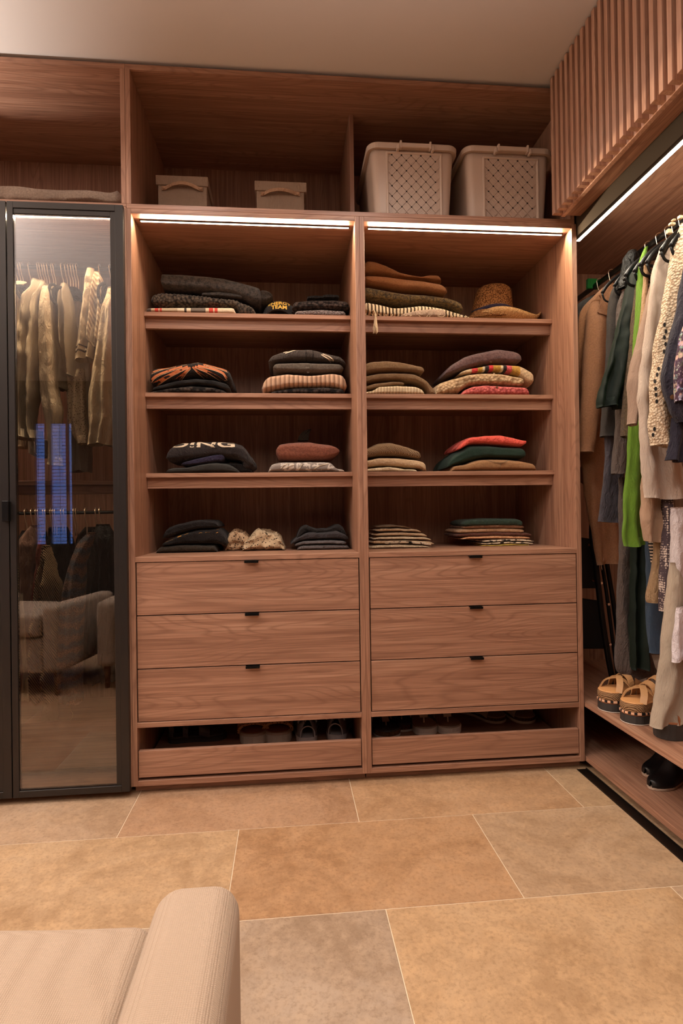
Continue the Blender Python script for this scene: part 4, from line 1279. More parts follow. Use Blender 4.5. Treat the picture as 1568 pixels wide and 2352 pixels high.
def fabric_box(label, bx, lx, yl, yr, yb, hp):
    yf = 0.16; dep = 0.30
    b0, b1 = PY(*uv('BX', bx[0], yb), yf), PY(*uv('BX', bx[1], yb), yf)
    l0, l1 = PY(*uv('BX', lx[0], yl[0]), yf - 0.006), PY(*uv('BX', lx[1], yr[0]), yf - 0.006)
    lb = PY(*uv('BX', lx[0] + 20, yl[1]), yf - 0.006)
    t = thing('storage_box', ((b0[0] + b1[0]) / 2, yf + dep / 2, 2.265), label, 'box', 'linen storage boxes')
    zt, zl = (l0[2] + l1[2]) / 2, lb[2]
    box('box_body', b0[0], b1[0], yf, yf + dep, 2.265, zt - 0.004, 'box_linen', t, bev=0.002)
    box('lid', l0[0], l1[0], yf - 0.006, yf + dep + 0.006, zl, zt, 'box_linen', t, bev=0.0025, seg=2)
    # strap handle
    P = [PY(*uv('BX', x, y), yf) for x, y in hp]
    mid = len(P) // 2
    off = [0.004, 0.006, 0.016, 0.020, 0.016, 0.006, 0.004]
    pts = smooth_pts([(p[0], yf - off[i], p[2]) for i, p in enumerate(P)], 5)
    V = []; F = []
    for i, p in enumerate(pts):
        s_ = i / (len(pts) - 1); w = 0.0085 - 0.002 * math.sin(math.pi * s_)
        for dy, dz in ((-0.002, -w), (-0.002, w), (0.002, w), (0.002, -w)):
            V.append((p[0], p[1] + dy, p[2] + dz))
        if i:
            for j in range(4):
                F.append((4 * i - 4 + j, 4 * i - 4 + (j + 1) % 4, 4 * i + (j + 1) % 4, 4 * i + j))
    F += [(3, 2, 1, 0), tuple(4 * (len(pts) - 1) + j for j in range(4))]
    st = obj('strap_handle', V, F, 'leather_tan', t, smooth=False, label='leather strap handle')
    for q in (P[0], P[-1]):
        sg = 1 if q is P[0] else -1
        n = 16; r = 0.0058; x = q[0] + sg * 0.009
        ring = [(x + r * math.cos(a), yf - 0.0105, q[2] + r * math.sin(a)) for a in np.linspace(0, 2 * math.pi, n, endpoint=False)]
        bk = [(a, yf - 0.004, c) for a, b, c in ring]
        obj('stud', ring + bk, [tuple(range(n))] + [(i, n + i, n + (i + 1) % n, (i + 1) % n) for i in range(n)], 'leather_tan', st)


fabric_box('beige linen box with leather strap nearest the left upright', (95, 557), (70, 566), (50, 138), (64, 150), 250, [(132, 178), (170, 178), (240, 160), (320, 150), (400, 160), (478, 185), (518, 188)])
fabric_box('beige linen box with leather strap standing further right, lower lid', (1028, 1478), (1008, 1500), (105, 192), (116, 202), 280, [(1066, 233), (1100, 232), (1160, 218), (1245, 212), (1330, 220), (1394, 232), (1436, 238)])


# ------------------------------------------------------------------ plastic baskets
def basket(label, crop, top, bot, yt, ylip, panel, clips, dep=0.42, yf=0.055):
    zb = 2.265
    tl, tr_ = PY(*uv(crop, top[0], yt[0]), yf), PY(*uv(crop, top[1], yt[1]), yf)
    xl0, xr0 = tl[0], tr_[0]
    zt = (tl[2] + tr_[2]) / 2
    bl_, br_ = PY(*uv(crop, bot[0], 1200), yf), PY(*uv(crop, bot[1], 1200), yf)
    t = thing('storage_basket', ((xl0 + xr0) / 2, yf + dep / 2, zb), label, 'basket', 'beige plastic baskets')
    H = zt - zb

    def ring(z, grow=0.0, r=0.03, n=6):
        f = (z - zb) / H
        x0 = bl_[0] + (xl0 - bl_[0]) * f - grow; x1 = br_[0] + (xr0 - br_[0]) * f + grow
        y0 = yf - 0.010 * f + 0.010 - grow; y1 = yf + dep - 0.02 + 0.02 * f + grow
        out = []
        for (cx, cy, a0) in ((x0 + r, y0 + r, math.pi), (x1 - r, y0 + r, 1.5 * math.pi), (x1 - r, y1 - r, 0), (x0 + r, y1 - r, 0.5 * math.pi)):
            for k in range(n + 1):
                a = a0 + k / n * math.pi / 2
                out.append((cx + r * math.cos(a), cy + r * math.sin(a), z))
        return out
    def loft(rings, cap0=True, cap1=False):
        V = []; F = []; m = len(rings[0])
        for r_ in rings: V += r_
        for i in range(len(rings) - 1):
            for j in range(m):
                F.append((i * m + j, i * m + (j + 1) % m, (i + 1) * m + (j + 1) % m, (i + 1) * m + j))
        if cap0: F.append(tuple(reversed(range(m))))
        if cap1: F.append(tuple(range((len(rings) - 1) * m, len(rings) * m)))
        return V, F
    zs = np.linspace(zb, zt - 0.012, 8)
    V, F = loft([ring(z) for z in zs])
    body = obj('basket_body', V, F, 'plastic_beige', t, smooth=True)
    so = body.modifiers.new('th', 'SOLIDIFY'); so.thickness = 0.003; so.offset = -1
    V, F = loft([ring(zt - 0.024, 0.012, 0.04), ring(zt - 0.026, 0.015, 0.042), ring(zt - 0.006, 0.015, 0.042), ring(zt, 0.010, 0.04), ring(zt + 0.003, -0.02, 0.03)], True, True)
    obj('lid_rim', V, F, 'plastic_beige', t, smooth=False)
    # clip handle across the front
    c0, c1 = PY(*uv(crop, clips[0], clips[2]), yf - 0.02), PY(*uv(crop, clips[1], clips[3]), yf - 0.02)
    mb = MB()
    mb.box(c0[0], c1[0], yf - 0.026, yf - 0.014, zt - 0.026, zt - 0.008, 0.002)
    for x in (c0[0], c1[0]):
        mb.box(x - 0.004, x + 0.004, yf - 0.028, yf - 0.006, zt - 0.030, zt - 0.001, 0.001)
    mb.build('clip_handle', 'plastic_beige', t)
    for x, s_ in ((c0[0] - 0.011, -1), (c1[0] + 0.011, 1)):
        box('hinge_lug', x - 0.0055, x + 0.0055, yf - 0.028, yf - 0.004, zt - 0.036, zt - 0.016, 'plastic_beige', t, bev=0.002)
    # woven front panel: crossing strips in diamonds with small holes
    p0, p1 = PY(*uv(crop, panel[0], 700), yf), PY(*uv(crop, panel[1], 700), yf)
    px0, px1 = p0[0], p1[0]
    pz1 = PY(*uv(crop, panel[0], panel[2]), yf)[2]; pz0 = zb + 0.012
    hw, hh = (px1 - px0) / 10.4, (px1 - px0) / 10.4 * 1.03   # half spacing
    def yat(z):
        f = (z - zb) / H
        return yf - 0.010 * f + 0.010
    strips = MB(); holes = MB()
    rows_ = int((pz1 - pz0) / hh) + 1
    for r in range(rows_ + 1):
        for c_ in range(0, 12):
            if (r + c_) % 2: continue
            cx, cz = px0 + hw * (c_ - 0.4), pz1 - hh * r
            if cz - hh < pz0 or cx - hw < px0 - 0.01 or cx + hw > px1 + 0.01: continue
            # three parallel fine strips per diamond, direction alternates
            for k in range(-2, 3):
                a = k / 2.5
                if (r // 1) % 2 == 0:
                    d0 = (-0.5 + a / 2, 0.5 + a / 2); d1 = (0.5 + a / 2 * 1, -0.5 + a / 2)
                else:
                    d0 = (-0.5 + a / 2, -0.5 - a / 2); d1 = (0.5 + a / 2, 0.5 - a / 2)
                s0 = np.array([cx + d0[0] * hw * 0.94, 0, cz + d0[1] * hh * 0.94]); s1 = np.array([cx + d1[0] * hw * 0.94, 0, cz + d1[1] * hh * 0.94])
                tdir = (s1 - s0) / np.linalg.norm(s1 - s0); nv = np.array([-tdir[2], 0, tdir[0]]) * hw * 0.125
                q = [s0 + nv, s1 + nv, s1 - nv, s0 - nv]
                Vq = [(p[0], yat(p[2]) - 0.0032, p[2]) for p in q] + [(p[0] , yat(p[2]) + 0.001, p[2]) for p in q]
                strips.add(Vq, [(0, 1, 2, 3), (0, 4, 5, 1), (1, 5, 6, 2), (2, 6, 7, 3), (3, 7, 4, 0)])
            hz = cz + hh
            e = hw * 0.20
            if cz + hh < pz1 + 0.002:
                Vq = [(cx + dx * e, yat(hz) - 0.0036, hz + dz * e) for dx, dz in ((-1, 0), (0, -1), (1, 0), (0, 1))]
                holes.add(Vq, [(0, 1, 2, 3)])
    wv = strips.build('woven_panel', 'plastic_beige', t)
    holes.build('weave_holes', 'hole_dark', wv, kind='stuff')
    fr = MB()
    for x in (px0 - 0.012, px1 + 0.002):
        fr.box(x, x + 0.01, yf - 0.004, yf + 0.012, pz0, pz1 + 0.01, 0.003)
    fr.box(px0 - 0.012, px1 + 0.012, yf - 0.006, yf + 0.012, pz1 + 0.004, pz1 + 0.014, 0.003)
    fr.build('panel_border', 'plastic_beige', t)


CROP['K1'] = (810, 300, 6.272)
CROP['K2'] = (1030, 320, 6.0308)
basket('beige plastic basket with woven front nearest the compartment divider', 'K1', (255, 1462), (335, 1412), (165, 245), 0, (522, 1246, 350), (690, 1115, 250, 290))
basket('beige plastic basket with woven front against the slatted panel', 'K2', (240, 1405), (300, 1358), (95, 150), 0, (514, 1212, 285), (690, 1090, 160, 180))


# ------------------------------------------------------------------ hanging garments
def hangv(st, Y, th=0.035, amp=0.010, per=0.05, seed=0, n=60, m=56, flare=0.0, ex=2.6, twist=0.0, bottom_in=True, sway=0.0):
    """loft of flattened tubes through rows (crop, y, xL, xR) on plane Y, with vertical folds"""
    R = []
    for c, y, xl, xr in st:
        a = PY(*uv(c, xl, y), Y); b = PY(*uv(c, xr, y), Y)
        R.append(((a[2] + b[2]) / 2, a[0], b[0]))
    R = np.array(R)
    zq = np.linspace(R[0, 0], R[-1, 0], n)
    XL = np.interp(-zq, -R[:, 0], R[:, 1]); XR = np.interp(-zq, -R[:, 0], R[:, 2])
    for _ in range(2):
        for A in (XL, XR):
            A[1:-1] = 0.25 * A[:-2] + 0.5 * A[1:-1] + 0.25 * A[2:]
    V = []; F = []
    for i in range(n):
        f = i / (n - 1)
        z, x0, x1 = zq[i], XL[i], XR[i]
        cx, a = (x0 + x1) / 2, (x1 - x0) / 2
        grow = min(1.0, 0.35 + f * 5)
        b = th / 2 * grow * (1 + flare * f)
        for j in range(m):
            t_ = 2 * math.pi * j / m
            cs, sn = math.cos(t_), math.sin(t_)
            x = cx + a * math.copysign(abs(cs) ** (2 / ex), cs)
            y = Y + b * math.copysign(abs(sn) ** (2 / ex), sn)
            edge = 1 - abs(cs) ** 3
            ph = 2 * math.pi * (x - cx + sway * f) / per + seed * 1.7 + 1.5 * noise.noise(Vector((seed * 3.1, z * 3, 0)))
            y += 1.5 * amp * grow * (0.5 + 0.5 * f) * edge * math.sin(ph) * (0.6 + 0.6 * noise.noise(Vector((x * 9, z * 2.2, seed))))
            nz = noise.noise(Vector((x * 22, z * 12, seed * 5 + y * 10)))
            y += 0.5 * amp * nz + 0.35 * amp * noise.noise(Vector((x * 60, z * 26, seed * 3)))
            x += 0.0025 * noise.noise(Vector((z * 16, seed, sn * 2)))
            V.append((x, y + twist * f, z + 0.004 * (math.sin(ph * 0.5) if i == n - 1 else 0)))
    for i in range(n - 1):
        for j in range(m):
            F.append((i * m + j, i * m + (j + 1) % m, (i + 1) * m + (j + 1) % m, (i + 1) * m + j))
    F.append(tuple(range(m)))
    base = (n - 1) * m
    # hem: inner recess so the opening reads
    c0 = len(V)
    mid = np.mean(V[base:base + m], axis=0)
    for j in range(m):
        p = np.array(V[base + j]); q = mid + (p - mid) * 0.86
        V.append((q[0], q[1], q[2] + 0.002))
    for j in range(m):
        F.append((base + (j + 1) % m, c0 + (j + 1) % m, c0 + j, base + j)[::-1])
    c1 = len(V)
    for j in range(m):
        p = np.array(V[c0 + j]); V.append((p[0], p[1], p[2] + 0.03))
    for j in range(m):
        F.append((c0 + (j + 1) % m, c1 + (j + 1) % m, c1 + j, c0 + j)[::-1])
    F.append(tuple(reversed(range(c1, c1 + m))))
    return V, F


HC = [0]


def hang(name, st, Y, mat, label, cat, parent=None, group='clothes hanging on the right rail', **kw):
    HC[0] += 1
    kw.setdefault('seed', HC[0])
    kw['amp'] = 1.25 * kw.get('amp', 0.010)
    V, F = hangv(st, Y, **kw)
    if parent is not None:
        return obj(name, V, F, mat, parent, smooth=True)
    return obj(name, V, F, mat, None, True, label, cat, group)


cloth('h_camel', rgb(186, 128, 84), 'fuzzy', 1.7, rgb(150, 96, 58), 0.5, 0.3)
cloth('h_darkgrey', rgb(60, 52, 46), 'fuzzy', 1.8, rgb(40, 34, 30), 0.4, 0.3)
cloth('h_greybrown', rgb(82, 71, 66), 'plain')
cloth('h_slate', rgb(72, 68, 74), 'plain')
t = NT('h_velvet')
c_ = t.coords((1, 1, 1))
lw = t.n('ShaderNodeLayerWeight'); lw.inputs[0].default_value = 0.35
t.b.inputs['Sheen Weight'].default_value = 0.16
t.b.inputs['Sheen Roughness'].default_value = 0.25
t.b.inputs['Sheen Tint'].default_value = rgb(110, 170, 120)
t.bump(t.noise(c_, 260, 3), 0.3, 0.002)
t.done(t.mix(t.noise(c_, 14, 4), rgb(8, 15, 11), rgb(17, 30, 22)), 0.7, 0.2)
cloth('h_olive', rgb(112, 86, 52), 'fuzzy', 1.2, rgb(70, 52, 28), 0.5, 0.45)
cloth('h_lime', rgb(108, 148, 44), 'linen', 1.4)
cloth('h_teal', rgb(44, 110, 106), 'plain')
cloth('h_tan', rgb(168, 136, 104), 'plain')
cloth('h_taupe', rgb(170, 142, 124), 'linen', 1.5)
cloth('h_linen', rgb(208, 188, 172), 'linen', 1.3)
cloth('h_sand', rgb(190, 156, 130), 'linen', 1.5)
cloth('h_crochet', rgb(214, 194, 168), 'chunky', 2.0, rgb(160, 132, 104), 0.3, 0.4)
cloth('h_navy', rgb(44, 41, 52), 'plain')
cloth('h_floral', rgb(74, 54, 70), 'floral', 1.4, rgb(196, 160, 150), 0.1, 0.5)
cloth('h_jeans', rgb(64, 82, 104), 'linen', 2.0)
cloth('h_khaki', rgb(146, 118, 88), 'plain')
cloth('h_snake', rgb(196, 176, 162), 'snake', 1.0, rgb(70, 58, 62), 0.05)
cloth('h_paleblue', rgb(196, 184, 184), 'plain')
cloth('h_ivory', rgb(196, 178, 158), 'linen', 1.6)
cloth('h_lilac', rgb(206, 196, 200), 'plain')
cloth('h_zig', rgb(46, 44, 42), 'hstripe', 1.2, rgb(204, 180, 156), 0.05)
cloth('h_white', rgb(222, 202, 172), 'linen', 1.2)
cloth('h_creamsm', rgb(214, 192, 160), 'plain')
cloth('h_gauze', rgb(216, 196, 166), 'fuzzy', 1.8, rgb(180, 158, 128), 0.2, 0.2)
cloth('h_cable', rgb(212, 190, 156), 'twill', 0.7, rgb(158, 134, 104), 0.2)
cloth('h_eyelet', rgb(206, 182, 150), 'dots', 2.2, rgb(110, 88, 66), 0.1)
cloth('h_sweat', rgb(206, 182, 148), 'plain')
cloth('h_herring', rgb(66, 50, 38), 'twill', 1.4, rgb(190, 158, 120), 0.1)
cloth('h_tweed', rgb(196, 160, 140), 'tweed', 1.0, rgb(130, 140, 150), 0.1)
cloth('h_blackjacket', rgb(14, 13, 13), 'plain', rough=0.45, sheen=0.0)
cloth('h_blush', rgb(150, 116, 100), 'plain')
cloth('h_rustred', rgb(120, 56, 44), 'plain')
cloth('h_boot', rgb(214, 194, 160), 'plain')
plain('trim_navy', rgb(34, 32, 44), 0.8)
plain('trim_white', rgb(230, 214, 188), 0.8)

R1, R2_, R3_ = 'R1', 'R2', 'R3'
hang('grey_jacket', [(R1, 1405, 330, 420), (R1, 1440, 260, 520), (R1, 1520, 130, 560), (R1, 2000, 100, 560), (R2_, 1250, 150, 420)], 0.20, 'h_darkgrey', 'dark grey jacket mostly hidden behind the camel coat', 'jacket', th=0.05)
cb = hang('camel_coat', [(R1, 1240, 560, 640), (R1, 1330, 440, 660), (R1, 1480, 300, 680), (R1, 1560, 200, 690), (R1, 1700, 160, 690), (R2_, 0, 150, 700), (R2_, 800, 160, 720), (R2_, 1700, 240, 760), (R3_, 330, 420, 800)], 0.10, 'h_camel', 'camel wool coat with collar hanging nearest the shelf unit', 'coat', th=0.05, per=0.09)
hang('sleeve', [(R1, 1470, 350, 470), (R1, 1540, 312, 540), (R1, 1650, 290, 552), (R1, 1900, 262, 552), (R1, 2340, 226, 546), (R2_, 300, 205, 480), (R2_, 700, 176, 432), (R2_, 1175, 138, 352)], 0.045, 'h_camel', None, None, parent=cb, th=0.075, amp=0.004, per=0.2, ex=2.2)
# collar of the coat
P = [PY(*uv('R1', x, y), 0.0) for x, y in ((455, 1385), (560, 1300), (620, 1240), (660, 1230), (600, 1330), (572, 1420), (575, 1640), (500, 1640), (435, 1610), (470, 1500), (480, 1420))]
fr_ = smooth_pts([(p[0], 0, p[2]) for p in P], 3); nn = len(fr_)
V = [(p[0], 0.004, p[2]) for p in fr_] + [(p[0], 0.012, p[2]) for p in fr_]
obj('collar', V, [tuple(reversed(range(nn))), tuple(range(nn, 2 * nn))] + [(i, (i + 1) % nn, nn + (i + 1) % nn, nn + i) for i in range(nn)], 'h_camel', cb)
hang('slate_trousers', [(R2_, 520, 520, 760), (R2_, 1200, 520, 760), (R2_, 1600, 490, 780), (R2_, 2100, 425, 760)], -0.035, 'h_slate', 'slate grey trousers folded over a hanger behind the velvet blouse', 'trousers', th=0.03, per=0.12, amp=0.005)
hang('dark_coat', [(R1, 1250, 660, 720), (R1, 1340, 605, 720), (R1, 1500, 580, 740), (R1, 1700, 566, 760), (R1, 2340, 546, 760), (R2_, 300, 500, 760), (R2_, 940, 476, 668)], -0.065, 'h_darkgrey', 'charcoal brown coat hanging beside the camel coat', 'coat', th=0.06, amp=0.005, per=0.12)
hang('brown_jumper', [(R1, 1330, 760, 800), (R1, 1500, 700, 830), (R1, 1800, 690, 830), (R2_, 300, 690, 830), (R2_, 900, 670, 840), (R2_, 1445, 612, 800)], -0.115, 'h_greybrown', 'grey brown jumper with long sleeve under the velvet blouse', 'jumper', th=0.05, amp=0.006)
hang('black_bag', [(R1, 790, 850, 930), (R1, 900, 775, 960), (R1, 1100, 740, 930), (R1, 1300, 690, 800)], -0.105, 'h_blackjacket', 'black leather bag strap bundle hanging between dark coats', 'bag', th=0.05, amp=0.006)
hang('long_skirt', [(R2_, 1500, 700, 900), (R3_, 0, 720, 900), (R3_, 700, 690, 900), (R3_, 1700, 650, 1180), (R3_, 1800, 690, 1230), (R3_, 1850, 830, 1230)], -0.075, 'h_greybrown', 'long grey brown skirt reaching low behind the sandals', 'skirt', th=0.04, amp=0.008, per=0.10)
hang('velvet_dress', [(R2_, 1200, 880, 1090), (R3_, 60, 872, 1090), (R3_, 700, 862, 1085), (R3_, 1200, 852, 1085), (R3_, 1600, 866, 1088), (R3_, 1735, 884, 1080)], -0.135, 'h_velvet', 'long dark green velvet dress below the lime shirt', 'dress', th=0.05, amp=0.016, per=0.045)
hang('velvet_blouse', [(R1, 960, 895, 950), (R1, 1100, 860, 950), (R1, 1400, 800, 945), (R1, 1900, 680, 900), (R1, 2340, 552, 850), (R2_, 250, 475, 800), (R2_, 480, 405, 790), (R2_, 560, 410, 780)], -0.165, 'h_velvet', 'dark green velvet blouse with flared hem beside the dark coat', 'blouse', th=0.05, amp=0.018, per=0.06)
hang('olive_cardigan', [(R1, 1250, 935, 980), (R1, 1600, 892, 980), (R1, 2340, 818, 960), (R2_, 400, 770, 930), (R2_, 960, 738, 850)], -0.205, 'h_olive', 'narrow olive brown fuzzy cardigan next to the velvet blouse', 'cardigan', th=0.04, amp=0.005)
hang('teal_top', [(R1, 960, 965, 1010), (R1, 1050, 945, 1010), (R1, 1150, 945, 1000)], -0.215, 'h_teal', 'teal top just showing left of the lime shirt', 'top', th=0.02, amp=0.003)
hang('jeans', [(R2_, 1900, 1040, 1200), (R3_, 100, 1090, 1200), (R3_, 600, 1090, 1290), (R3_, 1050, 1082, 1300), (R3_, 1400, 1100, 1290), (R3_, 1500, 1110, 1280)], -0.185, 'h_jeans', 'blue denim jeans hanging low between velvet and snake print', 'jeans', th=0.05, amp=0.006, per=0.12)
hang('lime_shirt', [(R1, 750, 1055, 1085), (R1, 850, 1000, 1060), (R1, 1000, 978, 1056), (R1, 1300, 955, 1046), (R1, 1700, 932, 1020), (R1, 2340, 885, 1010), (R2_, 300, 870, 1030), (R2_, 900, 848, 1030), (R2_, 1400, 812, 1040), (R2_, 1800, 780, 1040), (R2_, 2290, 748, 1040), (R3_, 80, 790, 1050)], -0.245, 'h_lime', 'bright lime green linen shirt dress in the middle of the rail', 'shirt', th=0.035, amp=0.010, per=0.05)
hang('tan_shirt', [(R1, 960, 1045, 1085), (R1, 1200, 1040, 1095), (R1, 1700, 1000, 1090), (R1, 2100, 940, 1060)], -0.275, 'h_tan', 'tan shirt edge showing right of the lime shirt', 'shirt', th=0.02, amp=0.003)
hang('zigzag_scarf', [(R2_, 2200, 1110, 1220), (R3_, 100, 1120, 1210), (R3_, 330, 1150, 1200)], -0.255, 'h_zig', 'black and cream striped scarf end behind the khaki trousers', 'scarf', th=0.02, amp=0.004)
hang('khaki_trousers', [(R2_, 2000, 1160, 1330), (R3_, 100, 1190, 1290), (R3_, 400, 1160, 1290), (R3_, 780, 1072, 1265), (R3_, 855, 1090, 1260)], -0.285, 'h_khaki', 'khaki trousers with turned-up hem below the linen shirts', 'trousers', th=0.035, amp=0.005, per=0.12)
hang('taupe_shirt', [(R1, 1020, 1180, 1230), (R1, 1300, 1130, 1200), (R1, 1650, 1050, 1160), (R1, 2340, 876, 1060), (R2_, 250, 830, 1010), (R2_, 560, 850, 1000), (R2_, 800, 836, 930)], -0.320, 'h_taupe', 'taupe linen shirt with rolled sleeve beside the lime shirt', 'shirt', th=0.05, amp=0.008)
hang('sand_trousers', [(R2_, 1500, 1010, 1330), (R2_, 1850, 1008, 1300), (R2_, 2100, 1002, 1290), (R3_, 20, 1060, 1300)], -0.325, 'h_sand', 'sandy linen trousers showing under the long pale shirt', 'trousers', th=0.05, amp=0.012, per=0.09)
hang('linen_shirt', [(R1, 640, 1345, 1400), (R1, 760, 1255, 1400), (R1, 950, 1205, 1420), (R1, 1200, 1155, 1420), (R1, 1600, 1098, 1440), (R1, 2340, 1002, 1440), (R2_, 300, 965, 1440), (R2_, 480, 940, 1440), (R2_, 620, 985, 1450), (R2_, 1000, 985, 1460), (R2_, 1400, 1005, 1560), (R2_, 1785, 1065, 1600)], -0.365, 'h_linen', 'long pale linen shirt hanging between taupe shirt and crochet cardigan', 'shirt', th=0.045, amp=0.012, per=0.09)
hang('snake_trousers', [(R2_, 1700, 1285, 1420), (R2_, 2100, 1300, 1400), (R3_, 100, 1290, 1385), (R3_, 500, 1262, 1375), (R3_, 940, 1255, 1340)], -0.345, 'h_snake', 'slim snakeskin print trousers below the pale shirt', 'trousers', th=0.045, amp=0.004, per=0.2)
hang('pale_trousers', [(R2_, 1900, 1400, 1650), (R3_, 0, 1420, 1650), (R3_, 400, 1385, 1650), (R3_, 1000, 1380, 1680), (R3_, 1160, 1385, 1690)], -0.395, 'h_paleblue', 'pale grey cotton trousers right of the snakeskin print', 'trousers', th=0.04, amp=0.008, per=0.10)
hang('wide_trousers', [(R3_, 300, 1400, 1800), (R3_, 1000, 1320, 1800), (R3_, 1600, 1265, 1750), (R3_, 2000, 1215, 1760), ("R4", 560, 1000, 1380), ('R4', 640, 990, 1300)], -0.405, 'h_ivory', 'long wide ivory trousers reaching down to the sandals', 'trousers', th=0.06, amp=0.012, per=0.11)
hang('lilac_shirt', [(R3_, 900, 1480, 1800), (R3_, 1170, 1450, 1800), (R3_, 1620, 1412, 1800)], -0.455, 'h_lilac', 'pale lilac cotton hem at the right edge above ivory trousers', 'shirt', th=0.03, amp=0.010, per=0.07)
cro = hang('crochet_cardigan', [(R1, 430, 1540, 1680), (R1, 650, 1460, 1660), (R1, 1100, 1385, 1620), (R1, 1400, 1335, 1590), (R1, 1700, 1275, 1560), (R1, 2000, 1195, 1500), (R1, 2340, 1182, 1400), (R2_, 100, 1155, 1330), (R2_, 280, 1132, 1300), (R2_, 500, 1152, 1360), (R2_, 800, 1112, 1440), (R2_, 1080, 1160, 1450)], -0.435, 'h_crochet', 'cream crochet cardigan with openwork sleeve near the right edge', 'cardigan', th=0.055, amp=0.010, per=0.06)
# openwork holes down the sleeve
for k, (c, x, y) in enumerate([('R1', 1515, 590), ('R1', 1465, 660), ('R1', 1320, 1790), ('R1', 1340, 1880), ('R1', 1320, 1960), ('R1', 1335, 2050), ('R1', 1315, 2150), ('R2', 1240, 40), ('R2', 1220, 120), ('R2', 1190, 210), ('R2', 1200, 310), ('R2', 1205, 390), ('R2', 1215, 480), ('R2', 1185, 850), ('R2', 1165, 930)]):
    p = PY(*uv(c, x, y), -0.47)
    n = 8
    q = surf_project([(p[0] + 0.005 * math.cos(a), -0.6, p[2] + 0.0065 * math.sin(a)) for a in np.linspace(0, 2 * math.pi, n, endpoint=False)], cro, -0.0015) if False else None
    from mathutils.bvhtree import BVHTree as _B
    if k == 0:
        _cb = _B.FromPolygons([tuple(np.array(v.co) + ORG[cro.name]) for v in cro.data.vertices], [tuple(pp.vertices) for pp in cro.data.polygons])
    ring = []
    for a in np.linspace(0, 2 * math.pi, n, endpoint=False):
        d = ray(*uv(c, x + 20 * math.cos(a), y + 30 * math.sin(a))); d = d / np.linalg.norm(d)
        h = _cb.ray_cast(Vector(CAM.tolist()), Vector(d.tolist()))[0]
        if h is None: break
        ring.append(tuple(np.array(h) - d * 0.0015))
    if len(ring) == n:
        obj('openwork_hole', ring, [tuple(reversed(range(n)))], 'hole_dark', cro)
hang('navy_jacket', [(R1, 1000, 1580, 1760), (R1, 1300, 1540, 1740), (R1, 1600, 1490, 1700), (R1, 1900, 1405, 1680), (R1, 2340, 1325, 1650), (R2_, 150, 1290, 1650), (R2_, 400, 1340, 1660), (R2_, 620, 1400, 1680), (R2_, 780, 1500, 1690)], -0.495, 'h_navy', 'dark navy jacket with brown button near the right edge', 'jacket', th=0.05, amp=0.010, per=0.07)
nj = bpy.data.objects['navy_jacket']
hang('navy_dress', [(R2_, 700, 1420, 1760), (R2_, 1000, 1400, 1760), (R2_, 1280, 1340, 1760)], -0.475, 'h_navy', 'dark navy hem below the jacket at the right edge', 'dress', th=0.03, amp=0.008)
hang('floral_blouse', [(R1, 1750, 1590, 1800), (R1, 2000, 1530, 1800), (R1, 2340, 1485, 1760), (R2_, 100, 1465, 1760), (R2_, 350, 1480, 1760), (R2_, 470, 1500, 1760)], -0.545, 'h_floral', 'purple floral print blouse cut off by the right edge', 'blouse', th=0.05, amp=0.010)
hang('brown_hat_bundle', [(R2_, 1340, 215, 300), (R2_, 1430, 190, 330), (R2_, 1560, 215, 360), (R2_, 1600, 260, 350)], 0.16, 'h_camel', 'crumpled brown cloth bunched behind the ladder top', 'cloth', th=0.08, amp=0.012)
cloth('tag_green', rgb(40, 120, 52), 'plain')
V, F = bevelled(boxv(*sum([[float(a), float(b)] for a, b in ((PY(*uv('R1', 275, 1180), 0.40)[0], PY(*uv('R1', 420, 1180), 0.40)[0]), (0.39, 0.41), (PY(*uv('R1', 300, 1310), 0.40)[2], PY(*uv('R1', 300, 1175), 0.40)[2]))], [])), BOXF, 0.003)
obj('green_bag', V, F, 'tag_green', None, False, 'bright green paper bag top hanging at the back of the rail', 'bag')


def cam_disc(name, tgt, u, v, r, mat, th=0.004, n=14):
    from mathutils.bvhtree import BVHTree as B
    bv = B.FromPolygons([tuple(np.array(q.co) + ORG[tgt.name]) for q in tgt.data.vertices], [tuple(pp.vertices) for pp in tgt.data.polygons])
    d = ray(u, v); d = d / np.linalg.norm(d)
    h = bv.ray_cast(Vector(CAM.tolist()), Vector(d.tolist()))[0]
    if h is None: return None
    h = np.array(h)
    e1 = np.cross(d, (0, 0, 1)); e1 /= np.linalg.norm(e1); e2 = np.cross(e1, d)
    V = []
    for off in (-th, 0.002):
        V += [tuple(h + d * off + r * (math.cos(a) * e1 + math.sin(a) * e2)) for a in np.linspace(0, 2 * math.pi, n, endpoint=False)]
    return obj(name, V, [tuple(range(n))] + [(i, n + i, n + (i + 1) % n, (i + 1) % n) for i in range(n)], mat, tgt)


cam_disc('button', nj, *uv('R2', 1430, 420), 0.008, 'button_brown')


